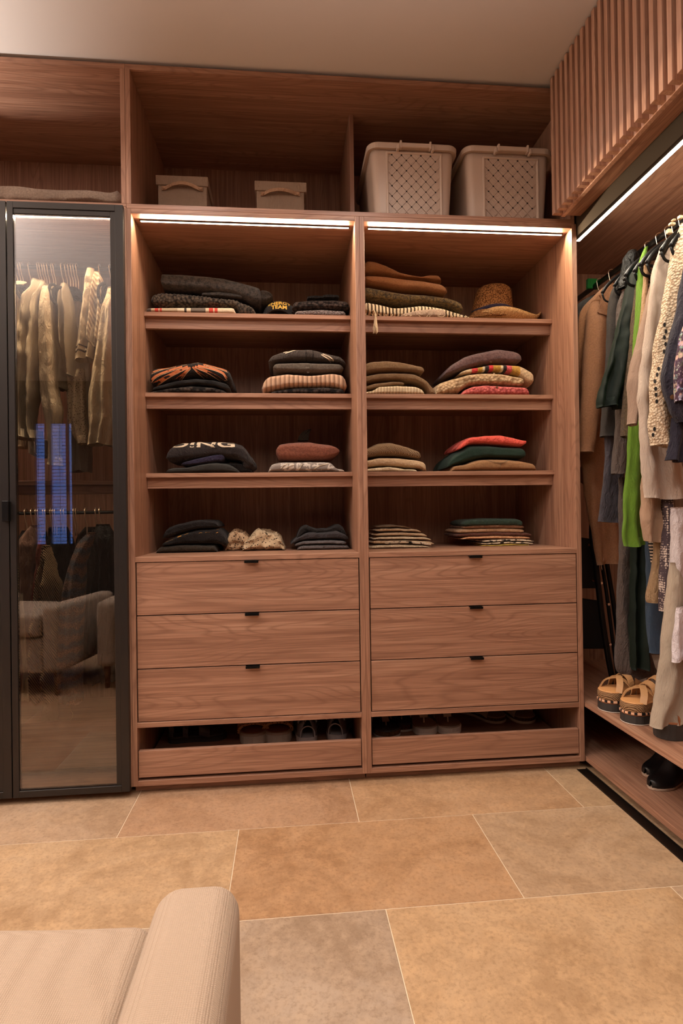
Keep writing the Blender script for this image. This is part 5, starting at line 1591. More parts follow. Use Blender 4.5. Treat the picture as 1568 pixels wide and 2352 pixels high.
# hangers on the right rail
def hanger_r(Y, xl, label, thick=0.009, hook=True, mat='black_metal'):
    xc, zc = 2.08, 2.150
    t = thing('coat_hanger', (xc, Y, zc), label, 'hanger', 'hangers on the right rail')
    pts = [(xc + 0.016 * math.cos(a), Y, zc + 0.016 * math.sin(a) + 0.004) for a in np.linspace(-0.6, math.pi * 1.05, 10)]
    pts += [(xc - 0.010, Y, zc - 0.03), (xc, Y, zc - 0.05), (xc, Y, zc - 0.085)]
    MB().tube(smooth_pts(pts, 2), 0.0016, 6).build('hook', 'bronze_wire' if hook else 'black_metal', t, smooth=True)
    za = zc - 0.085
    arm = smooth_pts([(xl, Y, za - 0.115), (xl + 0.03, Y, za - 0.075), (xl + 0.09, Y, za - 0.030), (xc - 0.03, Y, za), (xc + 0.03, Y, za), (xc + 0.12, Y, za - 0.04), (xc + 0.20, Y, za - 0.095)], 4)
    MB().tube(arm, thick, 8, sq=(0.5, 1)).build('arm', 'black_metal', t, smooth=True)
    low = smooth_pts([(xl, Y, za - 0.115), (xl + 0.015, Y, za - 0.145), (xl + 0.06, Y, za - 0.150), (xc, Y, za - 0.15)], 4)
    MB().tube(low, thick * 0.6, 8, sq=(0.6, 1)).build('trouser_bar', 'black_metal', t, smooth=True)


hl = ['at the far back of the rail', 'behind the camel coat collar', 'holding the camel coat', 'holding the charcoal coat', 'behind the velvet blouse',
      'holding the velvet blouse', 'left of the lime shirt', 'holding the lime shirt', 'first empty arc right of the lime shirt', 'second empty arc right of the lime shirt',
      'third empty arc by the taupe shirt', 'holding the pale linen shirt', 'right of the pale linen shirt', 'holding the crochet cardigan']
hy = [0.34, 0.24, 0.12, -0.03, -0.10, -0.155, -0.195, -0.235, -0.265, -0.285, -0.31, -0.375, -0.405, -0.44]
for i, (Y, l) in enumerate(zip(hy, hl)):
    hanger_r(Y, 1.875 + 0.01 * (i % 3), 'dark coat hanger with wire hook ' + l, 0.010 if i > 4 else 0.007)

for k, (x, y, w_, h_) in enumerate([(1420, 440, 0.020, 0.009), (1440, 385, 0.012, 0.005), (1380, 540, 0.016, 0.016), (1530, 350, 0.014, 0.012)]):
    p = PY(*uv('R1', x, y), -0.425)
    tgt_ = [o for o in COL.objects if o.name.startswith('coat_hanger')][12]
    box('clip', p[0] - w_ / 2, p[0] + w_ / 2, -0.432, -0.418, p[2] - h_ / 2, p[2] + h_ / 2, 'h_boot', tgt_, bev=0.002, label='cream hanger clip')

# ------------------------------------------------------------------ folding step ladder in the corner
zf = R2[1]
lt = thing('step_ladder', (2.0, 0.2, zf), 'black folding step ladder with steel rivets leaning in the corner', 'ladder')
def pts_y(crop, L, y0, y1):
    out = []
    for k, (x, y) in enumerate(L):
        Y = y0 + (y1 - y0) * k / (len(L) - 1)
        p = PY(*uv(crop, x, y), Y); out.append((p[0], p[1], max(p[2], zf + 0.012)))
    return out
CR = lambda L: [((x - 0) , y) for x, y in L]
full = lambda L: [(1300 + x / 5.8507, 840 + y / 5.8507) for x, y in L]
a1 = full([(250, 1725), (310, 1722), (370, 1745), (415, 1810), (420, 1900), (385, 2020), (352, 2120), (345, 2240), (352, 2360), (400, 2700), (470, 3300), (560, 3900), (640, 4370)])
MB().tube(smooth_pts(pts_y('IM', a1, 0.26, 0.16), 4), 0.0125, 12).build('front_rail', 'black_gloss' if 'black_gloss' in MATS else 'black_metal', lt, smooth=True)
a2 = full([(440, 2330), (505, 2450), (570, 2800), (650, 3300), (700, 3700), (790, 4330)])
MB().tube(smooth_pts(pts_y('IM', a2, 0.27, 0.20), 4), 0.010, 12).build('rear_rail', 'black_metal', lt, smooth=True)
a3 = full([(420, 2330), (500, 2800), (560, 3200), (700, 4340)])
MB().tube(smooth_pts(pts_y('IM', a3, 0.25, 0.185), 4), 0.008, 10).build('rear_rail', 'black_metal', lt, smooth=True)
a4 = full([(420, 2380), (470, 2700), (530, 3000), (555, 3230)])
MB().tube(smooth_pts(pts_y('IM', a4, 0.235, 0.22), 4), 0.003, 8).build('brace', 'chrome', lt, smooth=True)
for (x0, y0, x1, y1) in ((150, 2300, 420, 2990), (150, 3120, 470, 3800)):
    q = full([(x0, y0), (x1, y0 + 40), (x1 + 30, y1), (x0, y1)])
    P = [PY(u, v, 0.30) for u, v in q]
    V = [(p[0], 0.290, p[2]) for p in P] + [(p[0], 0.315, p[2]) for p in P]
    Vb, Fb = bevelled(V, [(3, 2, 1, 0), (4, 5, 6, 7), (0, 1, 5, 4), (1, 2, 6, 5), (2, 3, 7, 6), (3, 0, 4, 7)], 0.004)
    tr_ = obj('tread', Vb, Fb, 'black_gap', lt)
for x, y in ((335, 2415), (525, 2390), (470, 2920), (570, 3205), (590, 3745), (388, 2890)):
    u, v = full([(x, y)])[0]
    p = PY(u, v, 0.195)
    n = 10
    V = [(p[0] + 0.006 * math.cos(a), 0.192, p[2] + 0.006 * math.sin(a)) for a in np.linspace(0, 2 * math.pi, n, endpoint=False)] + [(p[0] + 0.006 * math.cos(a), 0.21, p[2] + 0.006 * math.sin(a)) for a in np.linspace(0, 2 * math.pi, n, endpoint=False)]
    obj('rivet', V, [tuple(range(n))[::-1]] + [(i, (i + 1) % n, n + (i + 1) % n, n + i) for i in range(n)], 'chrome', lt)
# cardboard box on the shoe shelf behind the skirt
cbx = thing('shoe_box', (2.22, 0.10, zf), 'beige cardboard shoe box behind the skirt hem on the shoe shelf', 'box')
box('box_body', 2.10, 2.36, -0.02, 0.28, zf, zf + 0.10, 'box_linen', cbx, bev=0.002)
box('lid', 2.095, 2.365, -0.025, 0.285, zf + 0.075, zf + 0.108, 'box_linen', cbx, bev=0.002)

# ------------------------------------------------------------------ clothes behind the glass door
GL = 'clothes behind the glass door'
def gh(name, st, Y, mat, label, cat, **kw):
    kw.setdefault('th', 0.10); kw['amp'] = 2.2 * kw.get('amp', 0.006); kw.setdefault('per', 0.04)
    return hang(name, st, Y, mat, label, cat, group=GL, **kw)
gh('beige_blouse', [('L1', 930, 120, 250), ('L1', 1100, 150, 270), ('L1', 1500, 165, 330), ('L1', 2100, 170, 330), ('L2', 630, 190, 290)], 0.30, 'h_creamsm', 'beige blouse at the far left behind the glass door', 'blouse')
gh('cream_dress', [('L1', 1150, 800, 920), ('L1', 1400, 780, 960), ('L1', 2100, 760, 1020), ('L2', 400, 780, 1020), ('L2', 900, 800, 1020)], 0.32, 'h_ivory', 'long cream dress hanging at the back behind the glass door', 'dress')
gh('gauze_top', [('L1', 950, 430, 600), ('L1', 1200, 560, 650), ('L1', 1440, 585, 680), ('L1', 1600, 620, 690), ('L1', 1850, 640, 772), ('L1', 2140, 645, 765)], 0.19, 'h_gauze', 'gauzy cream top with puffed sleeve in the glass wardrobe', 'top', th=0.08)
gh('white_shirt', [('L1', 905, 370, 500), ('L1', 1000, 345, 520), ('L1', 1150, 285, 450), ('L1', 1500, 205, 455), ('L1', 1700, 188, 460), ('L1', 2150, 186, 440), ('L2', 270, 190, 395), ('L2', 450, 192, 395), ('L2', 535, 225, 475)], 0.14, 'h_white', 'white cotton shirt with buttoned cuff in the glass wardrobe', 'shirt', th=0.12, amp=0.010, per=0.035)
gh('bishop_sleeve_jumper', [('L1', 960, 490, 560), ('L1', 1060, 468, 590), ('L1', 1400, 458, 600), ('L1', 1800, 465, 635), ('L2', 0, 470, 650), ('L2', 200, 500, 700), ('L2', 330, 540, 690), ('L2', 400, 555, 668), ('L2', 700, 582, 672), ('L2', 790, 578, 680), ('L2', 828, 566, 692)], 0.125, 'h_creamsm', 'cream jumper with long ribbed cuff in the glass wardrobe', 'jumper', th=0.10, amp=0.004)
gh('ruffle_blouse', [('L1', 945, 690, 760), ('L1', 1050, 690, 790), ('L1', 1300, 690, 830), ('L1', 1600, 705, 830), ('L1', 1990, 770, 840)], 0.16, 'h_gauze', 'ruffled cream blouse in the middle of the glass wardrobe', 'blouse', amp=0.010, per=0.025)
gh('eyelet_blouse', [('L1', 1900, 770, 960), ('L2', 0, 772, 955), ('L2', 350, 775, 975), ('L2', 480, 830, 985), ('L2', 585, 880, 985)], 0.20, 'h_eyelet', 'cream eyelet lace sleeve hanging in the glass wardrobe', 'blouse', th=0.06)
po = gh('polo_shirt', [('L1', 770, 985, 1060), ('L1', 850, 978, 1060), ('L1', 1200, 935, 1080), ('L1', 1600, 880, 1090), ('L1', 1800, 848, 1060)], 0.15, 'h_creamsm', 'cream polo shirt with navy striped sleeve hem', 'shirt', th=0.08)
V0 = PY(*uv('L1', 850, 1745), 0.09)
for ya, yb, mt in ((1690, 1715, 'trim_navy'), (1725, 1745, 'trim_white'), (1752, 1768, 'trim_navy')):
    ribbon_on('sleeve_stripe', po, CP('L1', (862, (ya + yb) / 2 + 24), (920, (ya + yb) / 2 + 5), (1000, (ya + yb) / 2), (1060, (ya + yb) / 2 + 12)), 0.0028, mt)
gh('cable_cardigan', [('L1', 800, 1060, 1110), ('L1', 900, 1050, 1160), ('L1', 1300, 1005, 1165), ('L1', 1580, 972, 1140), ('L1', 1660, 1060, 1110)], 0.135, 'h_cable', 'cream cable knit cardigan in the glass wardrobe', 'cardigan', th=0.06)
swt = gh('cream_sweatshirt', [('L1', 990, 1215, 1290), ('L1', 1100, 1200, 1310), ('L1', 1300, 1150, 1330), ('L1', 1650, 1100, 1340), ('L1', 2000, 1040, 1340), ('L2', 0, 1005, 1330), ('L2', 360, 1010, 1330), ('L2', 400, 1018, 1310), ('L2', 600, 1002, 1275)], 0.12, 'h_sweat', 'cream sweatshirt with ribbed cuff at the right of the glass wardrobe', 'sweatshirt', th=0.10, amp=0.004)
ribbon_on('shoulder_seam', swt, CP('L1', (1100, 1642), (1160, 1648), (1210, 1668), (1255, 1690)), 0.0016, 'h_ivory')
gh('beige_skirt', [('L2', 540, 340, 600), ('L2', 700, 345, 620), ('L2', 740, 430, 640)], 0.28, 'h_ivory', 'beige skirt hem below the white shirt', 'skirt')
# lower rail
gh('black_fur_coat', [('L2', 1560, 250, 420), ('L2', 1700, 215, 480), ('L3', 0, 205, 470), ('L3', 700, 215, 470)], 0.40, 'c_black_fur', 'black fur coat deep behind the blush coat on the lower rail', 'coat', th=0.14)
gh('long_black_coat', [('L2', 1520, 560, 760), ('L2', 1650, 480, 820), ('L3', 0, 470, 820), ('L3', 900, 460, 840)], 0.44, 'h_blackjacket', 'long black coat deep behind the tweed coat on the lower rail', 'coat', th=0.14)
gh('black_wool_coat', [('L2', 1520, 960, 1100), ('L2', 1650, 860, 1180), ('L3', 0, 830, 1200), ('L3', 1000, 830, 1220)], 0.46, 'c_black', 'black wool coat deep behind the leather jacket on the lower rail', 'coat', th=0.14)
gh('blush_coat', [('L2', 1500, 350, 460), ('L2', 1650, 230, 420), ('L2', 2000, 205, 400), ('L3', 0, 195, 400), ('L3', 900, 215, 360)], 0.26, 'h_blush', 'blush coat at the lower left of the glass wardrobe', 'coat')
gh('red_scarf', [('L2', 1650, 440, 500), ('L2', 2000, 430, 480), ('L3', 0, 370, 430), ('L3', 300, 330, 400)], 0.24, 'h_rustred', 'rust red scarf between blush coat and patterned coat', 'scarf')
gh('patterned_coat', [('L2', 1730, 490, 560), ('L2', 1900, 470, 600), ('L3', 0, 402, 620), ('L3', 400, 360, 610), ('L3', 800, 335, 620), ('L3', 1060, 345, 640), ('L3', 1180, 420, 640)], 0.17, 'h_herring', 'dark brown patterned knit coat on the lower rail', 'coat', th=0.12, amp=0.022, per=0.05)
gh('tweed_coat', [('L2', 1580, 1000, 1070), ('L2', 1680, 890, 1050), ('L2', 1900, 810, 960), ('L3', 0, 680, 885), ('L3', 400, 630, 865), ('L3', 800, 605, 852), ('L3', 1100, 615, 852), ('L3', 1225, 640, 850)], 0.13, 'h_tweed', 'multicoloured tweed coat sleeve on the lower rail', 'coat', th=0.10, amp=0.004)
gh('black_leather_jacket', [('L2', 1490, 1080, 1230), ('L2', 1640, 1040, 1320), ('L2', 1880, 1100, 1320), ('L3', 300, 900, 1300), ('L3', 700, 880, 1300)], 0.24, 'h_blackjacket', 'black leather jacket at the lower right behind the glass door', 'jacket')
gh('ivory_belt', [('L3', 100, 200, 240), ('L3', 500, 205, 260), ('L3', 900, 240, 290), ('L3', 1220, 225, 315)], 0.14, 'h_boot', 'ivory fabric belt dangling at the lower left', 'belt', th=0.01, amp=0.003)
gh('cream_trouser_leg', [('L3', 1100, 458, 630), ('L3', 1200, 452, 625), ('L3', 1330, 446, 604), ('L3', 1360, 442, 600), ('L3', 1590, 402, 582)], 0.20, 'h_boot', 'cream trouser leg hanging below the patterned coat', 'trousers', th=0.06, amp=0.003)
st_ = [PY(*uv('L3', x, y), 0.12) for x, y in ((720, 1255), (735, 1320), (755, 1350), (750, 1390), (725, 1430))]
MB().tube(smooth_pts(st_, 5), 0.0012, 6).build('drawstring', 'raffia_tip', None, smooth=True, label='thin cream drawstring dangling below the tweed coat', cat='cord')


def hanger_l(x, zr, Y, label, lean=0.0, body=True):
    t = thing('coat_hanger', (x, Y, zr), label, 'hanger', 'hangers behind the glass door')
    pts = [(x + lean * 0.3, Y + 0.014 * math.cos(a), zr + 0.014 * math.sin(a) + 0.006) for a in np.linspace(-0.4, math.pi, 9)]
    pts += [(x + lean * 0.6, Y - 0.006, zr - 0.035), (x + lean, Y, zr - 0.055), (x + lean, Y, zr - 0.10)]
    MB().tube(smooth_pts(pts, 2), 0.0024, 6).build('hook', 'bronze_wire', t, smooth=True)
    if body:
        z = zr - 0.10
        ar = smooth_pts([(x + lean + 0.02, Y - 0.20, z - 0.12), (x + lean + 0.012, Y - 0.17, z - 0.07), (x + lean, Y - 0.08, z - 0.02), (x + lean, Y, z), (x + lean, Y + 0.08, z - 0.02), (x + lean, Y + 0.18, z - 0.08)], 4)
        MB().tube(ar, 0.008, 8, sq=(0.6, 1)).build('arm', 'black_metal', t, smooth=True)
    return t


hxs = [170, 205, 232, 320, 420, 445, 475, 500, 530, 575, 600, 685, 730, 765, 795, 825, 855, 1110, 1228]
ol = ['first', 'second', 'third', 'fourth', 'fifth', 'sixth', 'seventh', 'eighth', 'ninth', 'tenth', 'eleventh', 'twelfth', 'thirteenth', 'fourteenth', 'fifteenth', 'sixteenth', 'seventeenth', 'eighteenth', 'nineteenth']
for i, x in enumerate(hxs):
    p = PY(*uv('L1', x, 745), 0.33)
    hanger_l(float(p[0]), 2.150, 0.33, '%s black hanger with wire hook from the left on the upper glazed rail' % ol[i], 0.010, True)
hxs = [285, 355, 405, 430, 490, 515, 570, 595, 620, 690, 720, 830, 855, 960, 1075, 1120]
for i, x in enumerate(hxs):
    p = PY(*uv('L2', x, 1330), 0.33)
    hanger_l(float(p[0]), 1.085, 0.33, '%s hanger with wire hook from the left on the lower glazed rail' % ol[i], 0.006, False)
# velvet hanger loops showing in front of the upper clothes
for k, L in enumerate([((170, 950), (185, 1020), (230, 1090), (275, 1140)), ((218, 950), (222, 1000), (255, 1060), (300, 1100)), ((340, 965), (312, 985), (300, 1040), (305, 1110)),
                       ((600, 945), (562, 960), (552, 1040), (590, 1120), (645, 1175)), ((640, 975), (605, 1000), (602, 1060), (640, 1130)), ((680, 975), (645, 1010), (642, 1080), (680, 1150)),
                       ((1165, 930), (1115, 970), (1105, 1060), (1140, 1160)), ((1180, 950), (1150, 1000), (1150, 1080), (1175, 1140)), ((1210, 960), (1185, 1000), (1180, 1050), (1195, 1090))]):
    P = [PY(*uv('L1', x, y), 0.105 + 0.012 * (k % 3)) for x, y in L]
    tt = thing('velvet_hanger', tuple(P[0]), 'black velvet hanger shoulder curving down, %s from the left in the glass wardrobe' % ol[k], 'hanger', 'velvet hangers')
    MB().tube(smooth_pts(P, 5), 0.0062, 8, sq=(0.6, 1)).build('shoulder', 'c_black', tt, smooth=True)
    MB().tube([tuple(P[0]), (P[0][0], 0.33, P[0][2] + 0.03)], 0.005, 8).build('neck', 'c_black', tt, smooth=True)
# pale oval clip on the leftmost hanger
p = PY(*uv('L1', 205, 925), 0.10)
n = 20
V = [(p[0] + 0.030 * math.cos(a), 0.10 + 0.004 * math.sin(a), p[2] + 0.0085 * math.sin(a)) for a in np.linspace(0, 2 * math.pi, n, endpoint=False)]
V += [(x, y + 0.006, z + 0.002) for x, y, z in V]
obj('hanger_disc', V, [tuple(range(n))[::-1], tuple(range(n, 2 * n))] + [(i, (i + 1) % n, n + (i + 1) % n, n + i) for i in range(n)], 'h_white', None, False, 'pale oval end of a broad hanger at the upper left behind glass', 'hanger')


# ------------------------------------------------------------------ shoes
def outline(L, Wd, toe='round', n=40, asym=0.08):
    """closed outline, heel at x=0, toe at x=L"""
    if toe == 'round':
        S = [0, .02, .06, .14, .30, .45, .60, .74, .86, .94, .985, 1.0]
        Hh = [.0, .34, .56, .70, .68, .70, .86, 1.0, .94, .70, .36, .0]
    else:
        S = [0, .02, .06, .14, .30, .45, .60, .74, .86, .94, .985, 1.0]
        Hh = [.0, .36, .60, .74, .68, .68, .86, 1.0, .82, .52, .24, .0]
    s = (1 - np.cos(np.linspace(0, math.pi, n))) / 2
    h = np.interp(s, S, Hh) * Wd / 2
    up = [(L * a, b + asym * Wd * math.sin(math.pi * a) * 0.3) for a, b in zip(s, h)]
    dn = [(L * a, -b + asym * Wd * math.sin(math.pi * a) * 0.3) for a, b in zip(s[-2:0:-1], h[-2:0:-1])]
    return up + dn


class Shoe:
    def __init__(s, name, label, heel, ang, L, Wd, z, group, cat='shoe', toe='round', mirror=1):
        s.L, s.W, s.z = L, Wd, z
        s.o = np.array([heel[0], heel[1]]); s.d = np.array([math.cos(ang), math.sin(ang)]); s.n = np.array([-s.d[1], s.d[0]]) * mirror
        s.toe = toe
        mid = s.o + s.d * L / 2
        s.t = thing(name, (mid[0], mid[1], z), label, cat, group)

    def w(s, x, y, z):
        p = s.o + s.d * x + s.n * y
        return (p[0], p[1], s.z + z)

    def slab(s, name, z0, z1, mat, grow0=0.0, grow1=0.0, parent=None, rise=0.0, heelrise=0.0):
        ol = outline(s.L, s.W, s.toe)
        n = len(ol)
        c = np.array([s.L / 2, 0])
        V = []
        def lift(x):
            f = x / s.L
            return rise * max(0, f - 0.75) ** 2 * 16 * 0.25 + heelrise * max(0, 1 - f / 0.6) ** 1
        rows = [(z0, grow0 - 0.0015), (z0 + 0.0015, grow0), ((z0 + z1) / 2, (grow0 + grow1) / 2), (z1 - 0.0015, grow1), (z1, grow1 - 0.002)]
        for z, gr in rows:
            for x, y in ol:
                v = np.array([x, y]) - c; l = np.linalg.norm(v) + 1e-9
                q = c + v * (1 + gr / l)
                V.append(s.w(q[0], q[1], z + lift(x)))
        F = []
        for i in range(len(rows) - 1):
            for j in range(n):
                F.append((i * n + j, i * n + (j + 1) % n, (i + 1) * n + (j + 1) % n, (i + 1) * n + j)[::-1])
        F.append(tuple(range(n))); F.append(tuple(reversed(range((len(rows) - 1) * n, len(rows) * n))))
        return obj(name, V, F, mat, parent or s.t, smooth=False)

    def hw(s, f):
        S = [0, .06, .14, .30, .45, .60, .74, .86, .94, 1.0]; Hh = [.3, .56, .70, .68, .70, .86, 1.0, .94, .70, .2] if s.toe == 'round' else [.3, .60, .74, .68, .68, .86, 1.0, .80, .50, .12]
        return np.interp(f, S, Hh) * s.W / 2

    def strap(s, name, f0, f1, zb, h, width, mat, th=0.003, skew=0.0, ya=-1.0, yb=1.0, parent=None):
        """arched band from side to side; f0/f1 = station on each side"""
        k = 15
        V = []; F = []
        for i in range(k + 1):
            u = i / k
            f = f0 + (f1 - f0) * u
            yy = (ya + (yb - ya) * u)
            a = math.pi * u
            y = s.hw(f) * (ya + yb) / 2 + s.hw(f) * (yb - ya) / 2 * -math.cos(a) * (1.03)
            z = zb + h * math.sin(a) ** 0.7 * (1 - 0.1 * skew)
            x = f * s.L
            for dx, dz in ((-width / 2, 0), (width / 2, 0), (width / 2, th), (-width / 2, th)):
                V.append(s.w(x + dx, y * (1 + dz / 0.04), z + dz - dx * 0.35))
        for i in range(k):
            for j in range(4):
                F.append((i * 4 + j, i * 4 + (j + 1) % 4, (i + 1) * 4 + (j + 1) % 4, (i + 1) * 4 + j))
        F += [(3, 2, 1, 0), tuple(k * 4 + j for j in range(4))]
        return obj(name, V, F, mat, parent or s.t, smooth=False)

    def band(s, name, pts, w, mat, th=0.003, parent=None):
        """flat band through local points (x,y,z)"""
        P = smooth_pts(pts, 5)
        V = []; F = []
        for i, p in enumerate(P):
            t_ = P[min(i + 1, len(P) - 1)] - P[max(i - 1, 0)]
            t_ = t_ / (np.linalg.norm(t_) + 1e-9)
            sd = np.cross(t_, np.array([0, 0, 1.0])); sd /= np.linalg.norm(sd) + 1e-9
            ww = w[0] + (w[1] - w[0]) * i / (len(P) - 1) if isinstance(w, tuple) else w
            nn_ = np.cross(sd, t_)
            for a, b in ((-ww, 0), (ww, 0), (ww, th), (-ww, th)):
                q = p + sd * a + nn_ * b
                V.append(s.w(*q))
            if i:
                for j in range(4):
                    F.append((4 * i - 4 + j, 4 * i - 4 + (j + 1) % 4, 4 * i + (j + 1) % 4, 4 * i + j))
        F += [(3, 2, 1, 0), tuple(4 * (len(P) - 1) + j for j in range(4))]
        return obj(name, V, F, mat, parent or s.t, smooth=False)

    def upper(s, name, mat, f0, f1, zb, prof, grow=0.0, parent=None, open_top=True):
        """closed-toe upper: rings along the foot; prof(f) -> (height, narrowing)"""
        k, m = 26, 18
        V = []; F = []
        for i in range(k + 1):
            f = f0 + (f1 - f0) * i / k
            h, nar = prof((f - f0) / (f1 - f0))
            hw = max(0.002, s.hw(f) + grow)
            if f > 0.97: hw *= max(0.05, math.sqrt(max(0, (1.0 - f) / 0.03)))
            for j in range(m + 1):
                a = math.pi * j / m
                y = -math.cos(a) * hw * (1 - nar * math.sin(a))
                V.append(s.w(f * s.L, y, zb + h * math.sin(a) ** 0.6))
        for i in range(k):
            for j in range(m):
                F.append((i * (m + 1) + j, (i + 1) * (m + 1) + j, (i + 1) * (m + 1) + j + 1, i * (m + 1) + j + 1))
        if not open_top:
            F.append(tuple(range(m + 1)))
        o = obj(name, V, F, mat, parent or s.t, smooth=True)
        so = o.modifiers.new('th', 'SOLIDIFY'); so.thickness = 0.003; so.offset = -1
        return o


plain('sole_dark', rgb(54, 49, 46), 0.7)
plain('sole_grey', rgb(196, 180, 164), 0.7)
plain('sole_white', rgb(226, 212, 198), 0.7)
cloth('cork', rgb(150, 110, 76), 'fuzzy', 1.5, rgb(96, 64, 40), 0.0, 0.5)
cloth('jute', rgb(176, 140, 104), 'twill', 2.6, rgb(104, 76, 52), 0.0)
plain('leather_dark', rgb(70, 60, 54), 0.45)
plain('leather_black', rgb(18, 17, 18), 0.38, 0.5)
plain('leather_brown', rgb(150, 96, 62), 0.55)
plain('leather_nat', rgb(206, 150, 96), 0.6)
plain('leather_strap', rgb(176, 132, 88), 0.55)
plain('leather_taupe', rgb(176, 150, 130), 0.6)
plain('leather_white', rgb(226, 206, 190), 0.5)
plain('suede_grey', rgb(132, 124, 126), 0.9)
plain('suede_pale', rgb(196, 188, 188), 0.9)
cloth('leopard', rgb(190, 136, 92), 'dots', 2.0, rgb(30, 22, 18), 0.0)
plain('bead_pale', rgb(230, 180, 146), 0.5)
plain('bead_dark', rgb(30, 28, 30), 0.5)
PI = math.pi
ZT = 0.0866
G1, G2 = 'shoes in the left shoe drawer', 'shoes in the right shoe drawer'
# dark sandals, lying sideways
for (hx_, hy_, an, lb) in ((0.03, 0.40, -0.10, 'dark brown sandal lying at the back of the left shoe drawer'), (0.055, 0.285, 0.12, 'dark brown sandal lying at the front of the left shoe drawer')):
    s_ = Shoe('sandal', lb, (hx_, hy_), an, 0.25, 0.085, ZT, G1)
    s_.slab('sole', 0, 0.022, 'sole_dark'); s_.slab('footbed', 0.022, 0.028, 'leather_dark', -0.002, -0.003, rise=0.01)
    s_.strap('strap', 0.62, 0.62, 0.024, 0.045, 0.045, 'leather_dark'); s_.strap('strap', 0.30, 0.30, 0.024, 0.05, 0.022, 'leather_dark'); s_.strap('heel_strap', 0.06, 0.06, 0.03, 0.055, 0.018, 'leather_dark')
for (hx_, lb) in ((0.412, 'leopard print slide nearest the dark sandals'), (0.533, 'leopard print slide nearest the grey sneakers')):
    s_ = Shoe('slide', lb, (hx_, 0.455), -PI / 2 + (0.05 if hx_ < 0.5 else -0.03), 0.25, 0.118, ZT, G1)
    s_.slab('sole', 0, 0.036, 'sole_grey', 0.002, 0.003); s_.slab('footbed', 0.036, 0.046, 'leather_taupe', 0.002, 0.0)
    s_.slab('footbed_pad', 0.045, 0.0475, 'leather_brown', -0.008, -0.010)
    s_.strap('strap', 0.70, 0.70, 0.040, 0.038, 0.050, 'leopard', 0.007)
    s_.strap('buckle_strap', 0.48, 0.48, 0.040, 0.052, 0.034, 'leopard', 0.005)
    s_.strap('buckle', 0.70, 0.70, 0.050, 0.036, 0.008, 'chrome', 0.004, ya=0.3, yb=1.0)
for (hx_, hy_, an, lb) in ((0.655, 0.190, PI / 2 + 0.03, 'grey sneaker with pale heel panel, left one of the pair'), (0.775, 0.205, PI / 2 - 0.22, 'grey sneaker with pale heel panel, right one of the pair')):
    s_ = Shoe('sneaker', lb, (hx_, hy_), an, 0.28, 0.125, ZT, G1)
    s_.slab('sole', 0, 0.026, 'suede_pale', 0.003, 0.004, rise=0.02)
    up = s_.upper('upper', 'suede_grey', 0.02, 0.985, 0.022, lambda f: (0.085 if f < 0.38 else 0.085 - 0.045 * (f - 0.38) / 0.62, 0.35 if f < 0.4 else 0.15), 0.002)
    s_.strap('collar', 0.10, 0.10, 0.078, 0.020, 0.05, 'suede_grey', 0.006, ya=-0.9, yb=0.9)
    s_.strap('heel_panel', 0.035, 0.035, 0.024, 0.045, 0.026, 'suede_pale', 0.004)
    s_.band('tongue', [(0.14, 0, 0.075), (0.11, 0, 0.098), (0.085, 0, 0.108)], 0.024, 'leather_dark')
    s_.band('pull_loop', [(0.012, 0.012, 0.080), (0.004, 0.010, 0.098), (0.016, 0.008, 0.106), (0.022, 0.006, 0.088)], 0.004, 'chrome')
# right drawer: brown thongs, white thongs, taupe sandals
for (hx_, hy_, an, lb) in ((0.985, 0.455, -PI / 2 + 0.10, 'brown toe-post sandal nearest the divider'), (1.108, 0.525, -PI / 2 - 0.10, 'brown toe-post sandal standing further back')):
    s_ = Shoe('thong_sandal', lb, (hx_, hy_), an, 0.26, 0.120, ZT, G2)
    s_.slab('sole', 0, 0.010, 'sole_grey', 0.001, 0.001); s_.slab('cork', 0.010, 0.030, 'cork', 0.001, 0.003); s_.slab('footbed', 0.030, 0.036, 'leather_dark', 0.001, -0.001)
    s_.band('toe_strap', [(0.075, 0, 0.092), (0.13, 0, 0.088), (0.17, 0, 0.072), (0.195, 0, 0.052)], (0.012, 0.016), 'leather_taupe')
    s_.band('toe_post', [(0.193, 0, 0.055), (0.196, 0, 0.036)], 0.003, 'chrome')
    s_.strap('side_strap', 0.42, 0.42, 0.034, 0.056, 0.030, 'leather_taupe')
for (hx_, hy_, an, lb) in ((1.168, 0.465, -PI / 2 + 0.05, 'pale toe-post sandal, left one of the white pair'), (1.278, 0.460, -PI / 2 + 0.04, 'pale toe-post sandal, right one of the white pair')):
    s_ = Shoe('thong_sandal', lb, (hx_, hy_), an, 0.26, 0.108, ZT, G2)
    s_.slab('sole', 0, 0.012, 'sole_white', 0.001, 0.001); s_.slab('midsole', 0.012, 0.032, 'sole_white', 0.001, 0.003); s_.slab('footbed', 0.032, 0.038, 'leather_taupe', 0.001, -0.001)
    s_.band('toe_strap', [(0.07, 0, 0.104), (0.12, 0, 0.100), (0.165, 0, 0.082), (0.192, 0, 0.058)], (0.011, 0.018), 'leather_white')
    s_.band('toe_post', [(0.192, 0, 0.058), (0.196, 0, 0.036)], 0.003, 'leather_white')
    s_.strap('side_strap', 0.40, 0.40, 0.036, 0.062, 0.032, 'leather_white')
